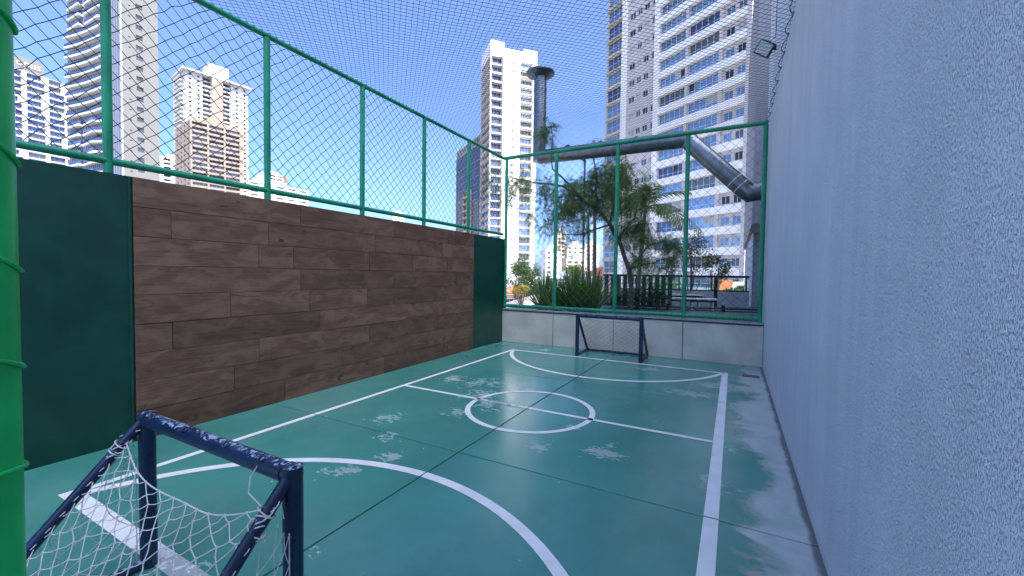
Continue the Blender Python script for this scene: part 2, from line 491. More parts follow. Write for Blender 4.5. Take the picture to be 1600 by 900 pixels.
def breaks(a, b, cuts):
    pts = [a]
    for c in sorted(cuts):
        if a < c < b: pts += [c - G, c + G]
    return pts + [b]
LX, RX, NY, FY = -3.84, -0.085, 1.005, 7.23
marking('side_line', [(LX, y) for y in breaks(NY + 0.051, FY - 0.031, JY)], 0.06)
marking('side_line', [(RX, y) for y in breaks(NY - 1.5, FY + 0.03, JY)], 0.085)
marking('goal_line', [(x, NY) for x in breaks(LX - 0.05, RX - 0.045, [JX])], 0.10)
marking('goal_line', [(x, FY) for x in breaks(LX - 0.03, RX - 0.045, [JX])], 0.06)
marking('halfway_line', [(x, 4.15) for x in breaks(LX + 0.031, RX - 0.045, [JX])], 0.055)
def arc(cx, cy, r, a0, a1, n, cuts=True):
    pts = []
    angs = [a0 + (a1 - a0) * i / n for i in range(n + 1)]
    for q in (JX,):
        for s in (-1, 1):
            dx = (q + s * G - cx) / r
            if abs(dx) < 1:
                for a in (math.acos(dx), -math.acos(dx), 2*pi - math.acos(dx)):
                    if a0 < a < a1: angs.append(a)
    for q in JY:
        for s in (-1, 1):
            dy = (q + s * G - cy) / r
            if abs(dy) < 1:
                b0 = math.asin(dy)
                for a in (b0, pi - b0, 2*pi + b0):
                    if a0 < a < a1: angs.append(a)
    angs.sort()
    return [(cx + r * cos(a), cy + r * sin(a)) for a in angs]
marking('centre_circle', arc(-1.97, 4.13, 0.69, 0.0001, 2*pi - 0.0001, 72) , 0.06)
a0 = math.asin(0.52 / 1.925)
marking('goal_arc', arc(-1.97, NY - 0.53, 1.895, a0 + .03, pi - a0 - .03, 64), 0.075)
marking('goal_arc', arc(-1.97, FY + 0.53, 1.925, pi + a0 + .03, 2*pi - a0 - .03, 64), 0.07)
dr = MB()
for i in range(7): dr.box(0.16 + i*0.032, 7.18, 0.001, 0.16 + i*0.032 + 0.018, 7.28, 0.006)
dr.box(0.15, 7.165, 0.001, 0.385, 7.178, 0.007); dr.box(0.15, 7.282, 0.001, 0.385, 7.295, 0.007)
dr.build('drain_grate', m_black, floor)

# ================================================================== left wall with wood look tiles
wall = empty('tiled_side_wall', (XL, 4.0, 0))
def lb(o): o.location = (-XL, -4.0, 0); return o        # children are drawn in world axes
ww = MB(); ww.box(-4.74, -1.6, -0.05, -4.572, 8.225, 2.292)
lb(ww.build('painted_wall', m_dkgreen, wall))
rows = 9; rh = 2.292 / rows
first = [3.15, 1.87, 2.66, 3.15, 2.37, 1.87, 2.66, 2.40, 2.95]
rnd = random.Random(4)
for r_ in range(rows):
    z1 = 2.292 - r_ * rh; z0 = z1 - rh
    y = 1.60; cuts = [1.60]
    q = first[r_]
    if r_ == 2: cuts += [2.66, 3.06]; q = 4.20
    while q < 6.5:
        cuts.append(q); q += 1.545 if rnd.random() < 0.8 else 0.9
    cuts.append(6.865)
    for a, b_ in zip(cuts[:-1], cuts[1:]):
        e = 0.0019; t = MB()
        pr = -4.546 + rnd.uniform(-0.003, 0.003); bv = 0.003
        t.v = [(-4.5715,a+e,z0+e),(-4.571,b_-e,z0+e),(-4.571,b_-e,z1-e),(-4.5715,a+e,z1-e),
               (pr-bv,a+e,z0+e),(pr-bv,b_-e,z0+e),(pr-bv,b_-e,z1-e),(pr-bv,a+e,z1-e),
               (pr,a+e+bv,z0+e+bv),(pr,b_-e-bv,z0+e+bv),(pr,b_-e-bv,z1-e-bv),(pr,a+e+bv,z1-e-bv)]
        for s in (0, 4):
            for i in range(4):
                j = (i+1) % 4; t.f.append((s+i, s+j, s+4+j, s+4+i))
        t.f.append((8, 9, 10, 11))
        lb(t.build('wood_tile', m_wood, wall))
tr = MB(); tr.tube([(-4.566, 1.583, 0.0), (-4.566, 1.583, 2.288)], 0.013, 8)
lb(tr.build('edge_trim', m_dkgreen, wall, True))
tag(wall, 'dark green side wall clad with brown wood-look tiles, left of the court', 'wall')

# ================================================================== low end wall
ew = empty('low_end_wall', (-2.05, YF + 0.08, 0))
def le(o): o.location = (2.05, -(YF + 0.08), 0); return o
pc = [-4.571, -3.34, -2.06, -0.795, 0.459]
rnd = random.Random(8)
for a, b_ in zip(pc[:-1], pc[1:]):
    t = MB(); d = rnd.uniform(0, 0.004)
    t.box(a + 0.006, YF + d, 0.002, b_ - 0.006, YF + 0.15, 0.688)
    le(t.build('wall_panel', m_lowwall, ew))
t = MB(); t.box(-4.569, YF + 0.02, 0.0, 0.458, YF + 0.148, 0.687); le(t.build('wall_core', m_dark, ew))
t = MB(); t.box(-4.569, YF - 0.012, 0.689, 0.458, YF + 0.156, 0.712); le(t.build('flashing', m_dark, ew))
t = MB(); t.box(-4.569, YF - 0.006, 0.713, 0.458, YF + 0.152, 0.738); le(t.build('coping', m_coping, ew))
tag(ew, 'low pale concrete wall with dark coping across the far end of the court', 'wall')

# ================================================================== near building on the right
nb = empty('rendered_building', (4, 0, 0))
def ln(o): o.location = (-4, 0, 0); return o
t = MB(); t.box(XR, -9.0, -0.13, 8.0, 8.9, 7.0); ln(t.build('rough_wall', m_stucco, nb))
t = MB(); t.box(2.2, 8.902, 0.502, 8.0, 13.5, 8.0); ln(t.build('recessed_wall', m_greywall, nb))
t = MB(); t.box(0.40, 13.502, 3.02, 8.0, 26.0, 13.0); ln(t.build('overhanging_upper_wall', m_greywall, nb))
t = MB(); t.box(0.50, 16.41, -9, 8.0, 25.8, 3.018); ln(t.build('lower_wall', m_bluegrey, nb))
t = MB(); t.tube([(0.53, 16.36, 0.5), (0.53, 16.36, 3.0)], 0.022, 8); ln(t.build('drain_pipe', m_white, nb, True))
for (w_, dd) in ((9.5, 8.0),):  # added tower, out of view, that blocks the sun and shades the court
    d_ = Vector((sin(SUN_AZ), cos(SUN_AZ))); e_ = Vector((-cos(SUN_AZ), sin(SUN_AZ))); c_ = Vector((-2, 6)) + d_*66 + e_*1.0
    poly = [c_ - e_*w_ - d_*dd, c_ - e_*w_ + d_*dd, c_ + e_*w_ + d_*dd, c_ + e_*w_ - d_*dd]
    t = MB(); t.prism([(q.x, q.y) for q in poly[::-1]], -9, 138.0); ln(t.build('unseen_sun_blocker', m_lowwall, nb))
tag(nb, 'building with rough pale blue-grey rendered wall along the right side of the court', 'building')

# ================================================================== nets
def lattice(mb, fn, u0, u1, v0, v1, h, r, jit, seed, ku=1.0):
    """diamond net: nodes half a diagonal h apart, fn maps plane coordinates to space"""
    rn = random.Random(seed); nodes = {}
    nu = int((u1 - u0) / (h * ku)) + 1; nv = int((v1 - v0) / h) + 1
    for i in range(nu + 1):
        for j in range(nv + 1):
            if (i + j) % 2 == 0:
                u = u0 + i * h * ku; v = v0 + j * h
                if u > u1 + 1e-6 or v > v1 + 1e-6:
                    u = min(u, u1); v = min(v, v1)
                nodes[i, j] = fn(u + rn.gauss(0, jit), v + rn.gauss(0, jit))
    for (i, j), p in nodes.items():
        for dj in (-1, 1):
            q = nodes.get((i + 1, j + dj))
            if q is not None: mb.seg(p, q, r)
    return mb

FX = -4.60
fence = empty('side_fence', (FX, 4.0, 2.292))
def lf(o): o.location = (-FX, -4.0, -2.292); return o
for y in (0.13, 1.46, 2.79, 4.12, 5.42, 6.73):
    t = MB(); t.tube([(FX, y, 2.293), (FX, y, 4.06)], 0.034, 14)
    lf(t.build('post', m_green, fence, True))
t = MB(); t.tube([(FX, -1.4, 4.085), (FX, 8.10, 4.085)], 0.031, 12); lf(t.build('top_rail', m_green, fence, True))
t = MB(); t.tube([(FX, -1.4, 2.395), (FX, 8.10, 2.395)], 0.031, 12); lf(t.build('bottom_rail', m_green, fence, True))
t = MB(); lattice(t, lambda u, v: (FX - 0.038 + 0.012*sin(u*3.1+v*2), u, v), -1.4, 8.08, 2.40, 4.08, 0.0655, 0.0036, 0.005, 3)
lf(t.build('net', m_netdark, fence))
tag(fence, 'green pipe fence with dark diamond netting standing on the wood-tiled side wall', 'fence')

BY = YF + 0.06
bf = empty('end_fence', (-2.05, BY, 0.738))
def lbk(o): o.location = (2.05, -BY, -0.738); return o
for x in (-3.34, -2.06, -0.795, 0.40):
    t = MB(); t.tube([(x, BY, 0.739), (x, BY, 4.05)], 0.038, 14); lbk(t.build('post', m_green, bf, True))
t = MB(); t.tube([(-4.535, BY, 0.739), (-4.535, BY, 4.05)], 0.034, 14); lbk(t.build('post', m_green, bf, True))
t = MB(); t.tube([(-4.60, BY, 4.085), (0.43, BY, 4.085)], 0.038, 12); lbk(t.build('top_rail', m_green, bf, True))
t = MB(); t.tube([(-4.56, BY, 0.80), (0.43, BY, 0.80)], 0.038, 12); lbk(t.build('bottom_rail', m_green, bf, True))
t = MB(); lattice(t, lambda u, v: (u, BY + 0.042, v), -4.54, 0.40, 0.80, 4.08, 0.085, 0.0030, 0.0025, 5)
lbk(t.build('mesh', m_netgrey, bf))
# wire ties wound round the rails
t = MB(); rnd = random.Random(6)
for i in range(46):
    x = -4.45 + i * 0.105
    for z in (0.80,):
        t.tube([(x + 0.012*cos(a) , BY + 0.041*cos(a), z + 0.041*sin(a)) for a in [2*pi*k/10 for k in range(10)]], 0.0028, 3, True)
o = lbk(t.build('wire_ties', m_netdark, bf)); o['kind'] = 'stuff'
tag(bf, 'green pipe fence with grey wire mesh on the low wall at the far end', 'fence')

on = empty('overhead_net', (-2.05, 3.5, 4.07))
def lo(o): o.location = (2.05, -3.5, -4.07); return o
def canopy(u, v):
    return (u, v, 4.105 - 0.05*sin(pi*max(0,min(1,(u+4.6)/5.05)))*(0.6+0.4*sin(v*2.4)))
t = MB(); lattice(t, canopy, -4.60, 0.44, -1.4, 8.13, 0.040, 0.0022, 0.0028, 9)
lo(t.build('net_mesh', m_netdark, on))
t = MB(); pts = []
for i in range(97):
    y = -1.4 + i * 0.0995
    s = abs(sin(i * pi / 4))
    pts.append((0.445 - 0.05*s, y, 4.105 - 0.03*s))
t.tube(pts, 0.0045, 5); lo(t.build('edge_rope', m_netdark, on, True))
t = MB()
for i in range(0, 97, 4):
    y = -1.4 + i * 0.0995
    t.tube([(0.459, y, 4.118), (0.435, y, 4.118), (0.43, y, 4.10), (0.44, y, 4.09)], 0.004, 5)
o = lo(t.build('wall_hooks', m_steeldk, on, True)); o['kind'] = 'stuff'
tag(on, 'fine dark sports net stretched overhead as a roof over the court', 'net')

# ================================================================== near green post with wound wire
px_, py_, pr_ = -1.313, 0.218, 0.055
gp = empty('green_post', (px_, py_, 0))
t = MB(); t.tube([(0, 0, 0.0), (0, 0, 4.05)], pr_, 40); t.build('post_tube', m_pole, gp, True)
t = MB(); t.tube([(0, 0, 0.0005), (0, 0, 0.012)], 0.10, 28); t.build('base_plate', m_pole, gp, True)
rx, ry = 0.2047, 0.979           # sideways direction seen from the court entrance
for (z, tilt) in ((1.765, 1.0), (1.535, 0.75), (1.330, 0.62), (1.092, 0.05), (2.02, 0.7), (2.3, 0.5)):
    pts = []
    for k in range(36):
        a = 2*pi*k/36
        x, y = (pr_ + 0.0035) * cos(a), (pr_ + 0.0035) * sin(a)
        s = (x*rx + y*ry)
        pts.append((x, y, z - s * tilt * 0.9 + 0.004*sin(3*a)))
    t = MB(); t.tube(pts, 0.0042, 7, True); t.build('wound_wire', m_pole, gp, True)
tag(gp, 'thick bright green steel post with wound wires at the left edge, close up', 'post')

# ================================================================== goals
def goal(name, loc, rz, label, cord, depth, seed, near):
    gl = empty(name, (*loc, 0), rz)
    W, H, r = 0.58, 0.752, 0.035
    for s in (-1, 1):
        t = MB(); t.tube([(s*W, 0, 0.001), (s*W, 0, H + r*0.9)], r, 20); t.build('goal_post', m_navy, gl, True)
        t = MB(); t.tube([(s*W, -0.02, H - 0.01), (s*W, -depth, 0.03)], 0.024, 12); t.build('back_stay', m_navy, gl, True)
        t = MB(); t.tube([(s*W, -0.03, 0.024), (s*W, -depth, 0.024)], 0.021, 12); t.build('base_bar', m_navy, gl, True)
    t = MB(); t.tube([(-W - 0.012, 0, H), (W + 0.012, 0, H)], r + 0.001, 20); cb = t.build('crossbar', m_navy, gl, True)
    for s in (-1, 1):
        t = MB(); t.tube([(s*(W - 0.030 - 0.004*sin(3*a)), 0.0365*cos(a), H + 0.0365*sin(a)) for a in [2*pi*k/24 for k in range(24)]], 0.0038, 6, True)
        t.build('weld_bead', m_navy, cb, True)
    for x in (-0.47, -0.16, 0.17, 0.42):
        t = MB(); c = Vector((x, -0.020, H + 0.033))
        t.tube([(c.x + 0.016*cos(a), c.y + 0.010*sin(a), c.z + 0.006*sin(a)) for a in [2*pi*k/12 for k in range(12)]], 0.003, 5, True)
        t.build('net_hook', m_navy, cb, True)
    t = MB(); t.tube([(-W, -depth, 0.024), (W, -depth, 0.024)], 0.021, 12); t.build('back_bar', m_navy, gl, True)
    # draped net
    rn = random.Random(seed)
    t0 = 0.10 if near else 0.03
    def stay(s, q):
        q = t0 + (1 - t0) * q
        return Vector((s*W, -0.02 - (depth - 0.02)*q, (H - 0.01) + (0.03 - H + 0.01)*q))
    sagk = 0.095 if near else 0.03
    def surf(u, v):
        u = min(max(u, 0), 1); v = min(max(v, 0), 1)
        a, b = stay(-1, v), stay(1, v)
        p = a.lerp(b, u)
        sg = (sagk * (1 - v)**1.4 + 0.03) * 4*u*(1-u)
        p.z -= sg; p.y -= 0.35*sg + 0.02*sin(9*u + 5*v)*u*(1-u)*4
        p.x += 0.018*sin(7*v + 6*u)*4*u*(1-u)
        p.z = max(p.z, 0.008)
        return p
    t = MB()
    cr = 0.0020 if near else 0.0016
    nu, nv = (22, 19) if near else (22, 16)
    nodes = {}
    for i in range(nu + 1):
        for j in range(nv + 1):
            if (i + j) % 2 == 0:
                edge = i in (0, nu) or j in (0, nv)
                ju = 0 if edge else rn.gauss(0, 0.006); jv = 0 if edge else rn.gauss(0, 0.008)
                vv = (j / nv) ** 1.05
                nodes[i, j] = surf(i / nu + ju, vv + jv)
    for (i, j), p in nodes.items():
        for dj in (-1, 1):
            q = nodes.get((i+1, j+dj))
            if q is None: continue
            m = (p + q) / 2; m.z -= 0.006 * rn.uniform(0.2, 1.3); m.x += rn.gauss(0, 0.003)
            t.tube([p, m, q], cr, 4, caps=False)
        if near: t.tube([p + Vector((0,0,-.004)), p + Vector((0,0,.004))], cr * 1.9, 5)
    # head rope
    t.tube([surf(i/40, 0) for i in range(41)], cr * 1.5, 6)
    # side panels
    for s in (-1, 1):
        A = stay(s, 0.0); off = Vector((s*0.012, 0, 0))
        top = Vector((s*(W+0.02), -0.036, 0.56 if near else 0.72)); bot = Vector((s*(W+0.02), -0.036, 0.04))
        bk = Vector((s*W, -depth + 0.03, 0.06))
        n = 9
        def side(a, b):     # a along the height of the post, b from post to stay
            pl = top.lerp(bot, a); pr = stay(s, a * 0.97)
            q = pl.lerp(pr, b); q.x += s * (0.012 + 0.02*sin(pi*b)*sin(pi*a)); q.z -= 0.03*sin(pi*b)
            q.z = max(q.z, 0.008)
            return q
        nd = {}
        for i in range(n + 1):
            for j in range(0, 7):
                if (i + j) % 2 == 0: nd[i, j] = side(i / n, j / 6)
        for (i, j), p in nd.items():
            for dj in (-1, 1):
                q = nd.get((i+1, j+dj))
                if q is not None: t.tube([p, (p+q)/2 + Vector((0,0,-0.004)), q], cr*0.9, 4, caps=False)
        t.tube([side(i/12, 0.0) for i in range(13)], cr*1.2, 5)
    nt = t.build('goal_net', cord, gl)
    if near:
        # bunched lashings that tie the net to the stays
        for s in (-1, 1):
            t = MB(); c0 = stay(s, 0.0)
            for k in range(9):
                c = stay(s, 0.0 + 0.012 * k) + Vector((rn.gauss(0, .004), rn.gauss(0, .004), rn.gauss(0, .004)))
                ph = rn.uniform(0, 6); rr = rn.uniform(0.024, 0.034)
                t.tube([c + Vector((rr*cos(a), rr*0.7*sin(a), rr*0.6*sin(a + ph) )) for a in [2*pi*q/14 for q in range(14)]], 0.0025, 5, True)
            for k in range(3):
                e = c0 + Vector((rn.uniform(-.05, .05), rn.uniform(-.02, .05), rn.uniform(-.07, .04)))
                t.tube([c0, (c0 + e)/2 + Vector((0.01, 0.01, 0.02)), e], 0.0024, 5)
            t.build('net_lashing', cord, nt)
            t = MB()
            for k in range(11):
                q = 0.16 + 0.075*k; c = stay(s, q)
                t.tube([c + Vector((0.0245*cos(a), 0.0245*sin(a)*0.75, 0.0245*sin(a)*0.66 + 0.006*cos(a))) for a in [2*pi*w/12 for w in range(12)]], 0.0022, 5, True)
            o = t.build('lacing', cord, nt); o['kind'] = 'stuff'
        t = MB(); hk = Vector((0.42, -0.020, H + 0.03))
        t.tube([hk, hk + Vector((-0.012, -0.035, -0.06)), hk + Vector((0.02, -0.06, -0.10)), stay(1, 0.02)], 0.0024, 5)
        t.build('net_tie', cord, nt)
    tag(gl, label, 'goal', 'small navy football goals')
    return gl
goal('football_goal', (-1.992, 0.945), 0, 'navy steel mini goal with sagging white net in the near left foreground', m_netwhite, 0.66, 2, True)
goal('football_goal', (-1.975, 7.375), pi, 'navy steel mini goal with thin grey net against the low end wall', m_netpale, 0.62, 7, False)

# ================================================================== floodlight on the wall
fd = empty('floodlight', (0.46, 7.40, 4.95))
t = MB(); t.tube([(-0.002, 0, 0.0), (-0.03, 0, 0.0)], 0.035, 14); t.build('wall_plate', m_black, fd, True)
t = MB(); t.tube([(-0.02, 0.0, 0.0), (-0.09, -0.02, 0.03), (-0.11, -0.03, 0.0)], 0.012, 8); t.build('bracket_arm', m_black, fd, True)
hd = MB(); hd.bevbox(-0.12, -0.03, -0.10, 0.12, 0.03, 0.10, 0.012)
h = hd.build('lamp_housing', m_black, fd); h.location = (-0.15, -0.06, -0.01); h.rotation_euler = (radians(18), radians(38), radians(-10))
gz = MB(); gz.box(-0.10, -0.034, -0.08, 0.10, -0.0305, 0.08)
m_lampglass = M('lamp_glass', (0.42, 0.45, 0.47), 0.12, var=0.05)
gz.build('lamp_glass', m_lampglass, h)
t = MB(); t.tube([(-0.12, -0.02, 0.03), (-0.06, 0.03, 0.14), (-0.012, 0.02, 0.17), (-0.006, 0.02, 0.30), (-0.006, 0.03, 0.9)], 0.005, 6)
t.build('cable', m_black, fd, True)
tag(fd, 'small black floodlight bracketed high on the rough rendered wall', 'floodlight')

# ================================================================== kitchen exhaust duct beyond the end fence
du = empty('exhaust_duct', (-2.9, 10.2, 4.6))
def ld_(o): o.location = (2.9, -10.2, -4.6); return o
A = Vector((-4.72, 10.33, 4.74)); B = Vector((-1.02, 10.02, 4.56)); C = Vector((0.20, 9.96, 3.28)); D = Vector((1.3, 9.96, 3.26))
t = MB(); t.tube([A + Vector((-0.02, 0.0, -0.05)), A.lerp(B, 0.985)], 0.185, 24); hz = ld_(t.build('horizontal_duct', m_steel, du, True))
for q in (0.22, 0.46, 0.70, 0.93):
    c = A.lerp(B, q); d = (B - A).normalized()
    t = MB(); t.tube([c - d*0.022, c + d*0.022], 0.194, 24); t.build('joint_band', m_steel, hz, True)
t = MB(); t.tube([A.lerp(B, 0.975), B + Vector((0.05, 0, -0.01)), B.lerp(C, 0.06)], 0.19, 24); ld_(t.build('elbow', m_steel, du, True))
t = MB(); t.tube([B.lerp(C, 0.04), B.lerp(C, 0.97)], 0.185, 24); dg = ld_(t.build('sloping_duct', m_steel, du, True))
t = MB(); t.tube([B.lerp(C, 0.94), C + Vector((0.03, 0, -0.03)), C.lerp(D, 0.12)], 0.19, 24); ld_(t.build('elbow', m_steel, du, True))
t = MB(); t.tube([C.lerp(D, 0.1), Vector((2.19, 9.96, 3.25))], 0.185, 24); ld_(t.build('inlet_duct', m_steel, du, True))
for q in (0.80, 0.90):
    c = B.lerp(C, q); d = (C - B).normalized()
    t = MB(); t.tube([c - d*0.008, c + d*0.008], 0.192, 24); t.build('strap', m_white, dg, True)
t = MB(); t.tube([(-4.80, 10.42, 4.60), (-4.80, 10.42, 6.86)], 0.175, 24); rs = ld_(t.build('riser_pipe', m_steel, du, True))
for z in (5.25, 5.9, 6.5):
    t = MB(); t.tube([(-4.80, 10.42, z), (-4.80, 10.42, z + 0.03)], 0.182, 24); t.build('joint_band', m_steel, rs, True)
t = MB(); t.tube([(-4.80, 10.42, 6.86), (-4.80, 10.42, 6.93), (-4.80, 10.42, 6.96), (-4.80, 10.42, 7.0), (-4.80, 10.42, 7.09)], [0.19, 0.36, 0.39, 0.385, 0.10], 32)
ld_(t.build('rain_cowl', m_steeldk, du, True))
for a in (0.3, 2.4, 4.5):
    t = MB(); t.tube([(-4.80 + 0.17*cos(a), 10.42 + 0.17*sin(a), 6.80), (-4.80 + 0.26*cos(a), 10.42 + 0.26*sin(a), 6.88)], 0.012, 6); ld_(t.build('cowl_bracket', m_steeldk, du, True))
for (x, y, z) in ((-3.52, 10.3, 4.66),):
    t = MB(); t.tube([(x, y + 0.2, 0.52), (x, y + 0.2, z - 0.1)], 0.025, 8); t.tube([(x, y + 0.2, z - 0.19), (x, y - 0.1, z - 0.19)], 0.02, 8)
    ld_(t.build('support_stand', m_steeldk, du, True))
tag(du, 'large metal exhaust duct with upright chimney and round cowl behind the end fence', 'duct')

# ================================================================== terrace furniture
ra = math.atan2(1.01, 4.63)
rl = empty('terrace_railing', (-0.55, 15.62, 0.5), ra)
t = MB(); t.box(-3.4, -0.04, 0.985, 1.02, 0.04, 1.06); t.build('top_rail', m_black, rl)
t = MB(); t.box(-3.4, -0.025, 0.52, 1.02, 0.025, 0.565); t.build('bottom_rail', m_black, rl)
t = MB(); t.box(-3.4, -0.07, 0.0, 1.02, 0.07, 0.515); t.build('parapet', m_bluegrey, rl)
t = MB(); t.box(-0.055, -0.06, 0.0, 0.055, -0.071, 0.98); t.box(-0.055, -0.06, 0.52, 0.055, 0.05, 0.98); t.build('wide_post', m_black, rl)
for x in (-3.36, -2.5, -1.7, -1.15, 0.93):
    t = MB(); t.box(x - 0.02, -0.022, 0.566, x + 0.02, 0.022, 0.984); t.build('baluster', m_black, rl)
m_railglass = NT('rail_glass')
m_railglass.b.inputs['Transmission Weight'].default_value = 1.0
m_railglass.b.inputs['Base Color'].default_value = (0.75, 0.92, 0.88, 1)
m_railglass = m_railglass.set(0.02, 0, 0.5)
for (x0, x1) in ((-3.34, -2.52), (-2.48, -1.72), (-1.68, -1.17), (-1.13, -0.058), (0.058, 0.905)):
    t = MB(); t.box(x0, -0.004, 0.567, x1, 0.004, 0.983); t.build('glass_pane', m_railglass, rl)
t = MB(); t.box(-1.13, -0.016, 0.73, -0.058, -0.006, 0.75); t.box(-3.34, -0.016, 0.73, -1.17, -0.006, 0.75); t.build('mid_rail', m_black, rl)
tag(rl, 'black metal and glass railing on a blue-grey parapet at the terrace edge', 'railing')

def bench(loc, rz, L, H, label):
    b = empty('white_topped_bench', loc, rz)
    t = MB(); t.bevbox(-L/2, -0.19, H - 0.045, L/2, 0.19, H, 0.006); t.build('seat', m_bench, b)
    t = MB(); t.box(-L/2 + 0.03, -0.16, H - 0.11, L/2 - 0.03, 0.16, H - 0.047); t.build('apron', m_black, b)
    for x in (-L/2 + 0.1, -0.02, L/2 - 0.12):
        for y in (-0.13, 0.13):
            t = MB(); t.box(x - 0.03, y - 0.025, 0.001, x + 0.03, y + 0.025, H - 0.111); t.build('leg', m_bluegrey, b)
    tag(b, label, 'bench', 'benches on the terrace')
bench((-1.12, 13.9, 0.5), ra, 1.36, 0.35, 'long white-topped bench on the terrace, the nearer of the two')
bench((-1.50, 14.72, 0.5), ra, 1.25, 0.43, 'long white-topped bench close to the glass railing, the farther of the two')

lr = empty('low_pipe_barrier', (-0.25, 13.3, 0.5), ra)
t = MB(); t.tube([(-3.1, 0, 0.10), (1.0, 0, 0.10)], 0.022, 8); t.build('upper_pipe', m_black, lr, True)
t = MB(); t.tube([(-3.1, 0, 0.03), (1.0, 0, 0.03)], 0.016, 8); t.build('lower_pipe', m_black, lr, True)
for x in (-3.05, -1.5, 0.0, 0.96):
    t = MB(); t.box(x - 0.045, -0.035, 0.001, x + 0.045, 0.035, 0.20); t.build('stub_post', m_black, lr)
tag(lr, 'low black pipe barrier with stub posts along the terrace floor', 'barrier')

m_slat = M('green_slat_paint', (0.012, 0.060, 0.042), 0.5, var=0.25, obj_var=0.3)
sf = empty('slat_screen', (-2.65, 13.25, 0.5), ra)
for i in range(11):
    x = -0.95 + i * 0.19
    t = MB(); t.box(x - 0.062, -0.012, 0.12, x + 0.062, 0.012, 0.985); t.build('slat', m_slat, sf)
t = MB(); t.box(-1.06, -0.03, 0.986, 1.06, 0.03, 1.05); t.build('cap_rail', m_black, sf)
t = MB(); t.box(-1.06, -0.025, 0.05, 1.06, 0.025, 0.118); t.build('foot_rail', m_black, sf)
tag(sf, 'dark green screen of upright slats behind the feathery tree', 'screen')

lk = empty('deck_railing', (-9.5, 19.9, -0.45), math.atan2(1.0, 1.9))
for z in (0.25, 0.6, 0.95):
    t = MB(); t.tube([(-1.6, 0, z), (1.7, 0, z)], 0.028 if z > .9 else 0.014, 6); t.build('rail', m_steeldk, lk, True)
for x in (-1.5, -0.7, 0.1, 0.9, 1.65):
    t = MB(); t.tube([(x, 0, 0.001), (x, 0, 0.95)], 0.02, 6); t.build('upright', m_steeldk, lk, True)
tag(lk, 'thin grey three-bar railing on the lower deck at left of the sword-leaved plants', 'railing')

# ================================================================== plants
import numpy as np
def mesh_np(name, V, F, mat):
    me = bpy.data.meshes.new(name)
    nv, nf = len(V), len(F); k = F.shape[1]
    me.vertices.add(nv); me.vertices.foreach_set('co', np.ascontiguousarray(V, dtype=np.float32).ravel())
    me.loops.add(nf * k); me.loops.foreach_set('vertex_index', np.ascontiguousarray(F, dtype=np.int32).ravel())
    me.polygons.add(nf); me.polygons.foreach_set('loop_start', np.arange(0, nf*k, k, dtype=np.int32))
    me.update(calc_edges=True); me.validate()
    me.materials.append(mat)
    return me
def unit(a): return a / np.maximum(np.linalg.norm(a, axis=1, keepdims=True), 1e-9)
def leaf_quads(C, A, B, l, w):
    """rhombic leaves: centre, long axis, cross axis"""
    n = len(C); l = np.broadcast_to(np.asarray(l, float).reshape(-1, 1), (n, 1)); w = np.broadcast_to(np.asarray(w, float).reshape(-1, 1), (n, 1))
    V = np.stack([C - A*l/2, C + B*w/2 - A*l*0.08, C + A*l/2, C - B*w/2 - A*l*0.08], axis=1).reshape(-1, 3)
    return V, np.arange(4*n).reshape(n, 4)
def in_clusters(rng, clusters):
    out = []
    for (c, r, n) in clusters:
        d = unit(rng.normal(size=(n, 3))) * (rng.random((n, 1)) ** 0.45)
        out.append(np.array(c) + d * np.array(r))
    return np.concatenate(out)
def spray_leaves(rng, clusters, pairs, slen, ll, lw, droop=0.5):
    P0 = in_clusters(rng, clusters); n = len(P0)
    D = unit(rng.normal(size=(n, 3)) + np.array([0, 0, -droop]))
    S_ = unit(np.cross(D, rng.normal(size=(n, 3)))); 
    L = slen * (0.6 + 0.8*rng.random((n, 1)))
    Cs, As, Bs = [], [], []
    for k in range(pairs):
        q = (k + 0.5) / pairs
        base = P0 + D*L*q + np.array([0, 0, -1]) * (L * 0.35 * q*q)
        for s in (-1, 1):
            a = unit(S_*s + D*0.45 + rng.normal(size=(n, 3))*0.2)
            Cs.append(base + a*ll*0.5); As.append(a); Bs.append(unit(np.cross(a, np.cross(D, S_)) + rng.normal(size=(n, 3))*0.15))
    Cs, As, Bs = map(np.concatenate, (Cs, As, Bs))
    return leaf_quads(Cs, As, Bs, ll * (0.7 + 0.6*rng.random(len(Cs))), lw)
def blob_leaves(rng, clusters, l, w):
    P0 = in_clusters(rng, clusters); n = len(P0)
    A = unit(rng.normal(size=(n, 3)) * np.array([1, 1, 0.7])); B = unit(np.cross(A, rng.normal(size=(n, 3)) + np.array([0, 0, 1.5])))
    return leaf_quads(P0, A, B, l*(0.6 + 0.8*rng.random(n)), w*(0.6 + 0.8*rng.random(n)))

def limb(mb, pts, r0, r1, n=8, wob=0.02, seed=1):
    rn = random.Random(seed); out = []
    pts = [Vector(p) for p in pts]
    for i in range(len(pts) - 1):
        for k in range(3):
            p = pts[i].lerp(pts[i+1], k/3)
            if 0 < i*3 + k: p = p + Vector((rn.gauss(0, wob), rn.gauss(0, wob), rn.gauss(0, wob)))
            out.append(p)
    out.append(pts[-1]); m = len(out)
    mb.tube(out, [r0 + (r1 - r0) * i/(m-1) for i in range(m)], n)

def tree_thing(name, base, label, group=None):
    o = empty(name, base); tag(o, label, 'tree', group); return o

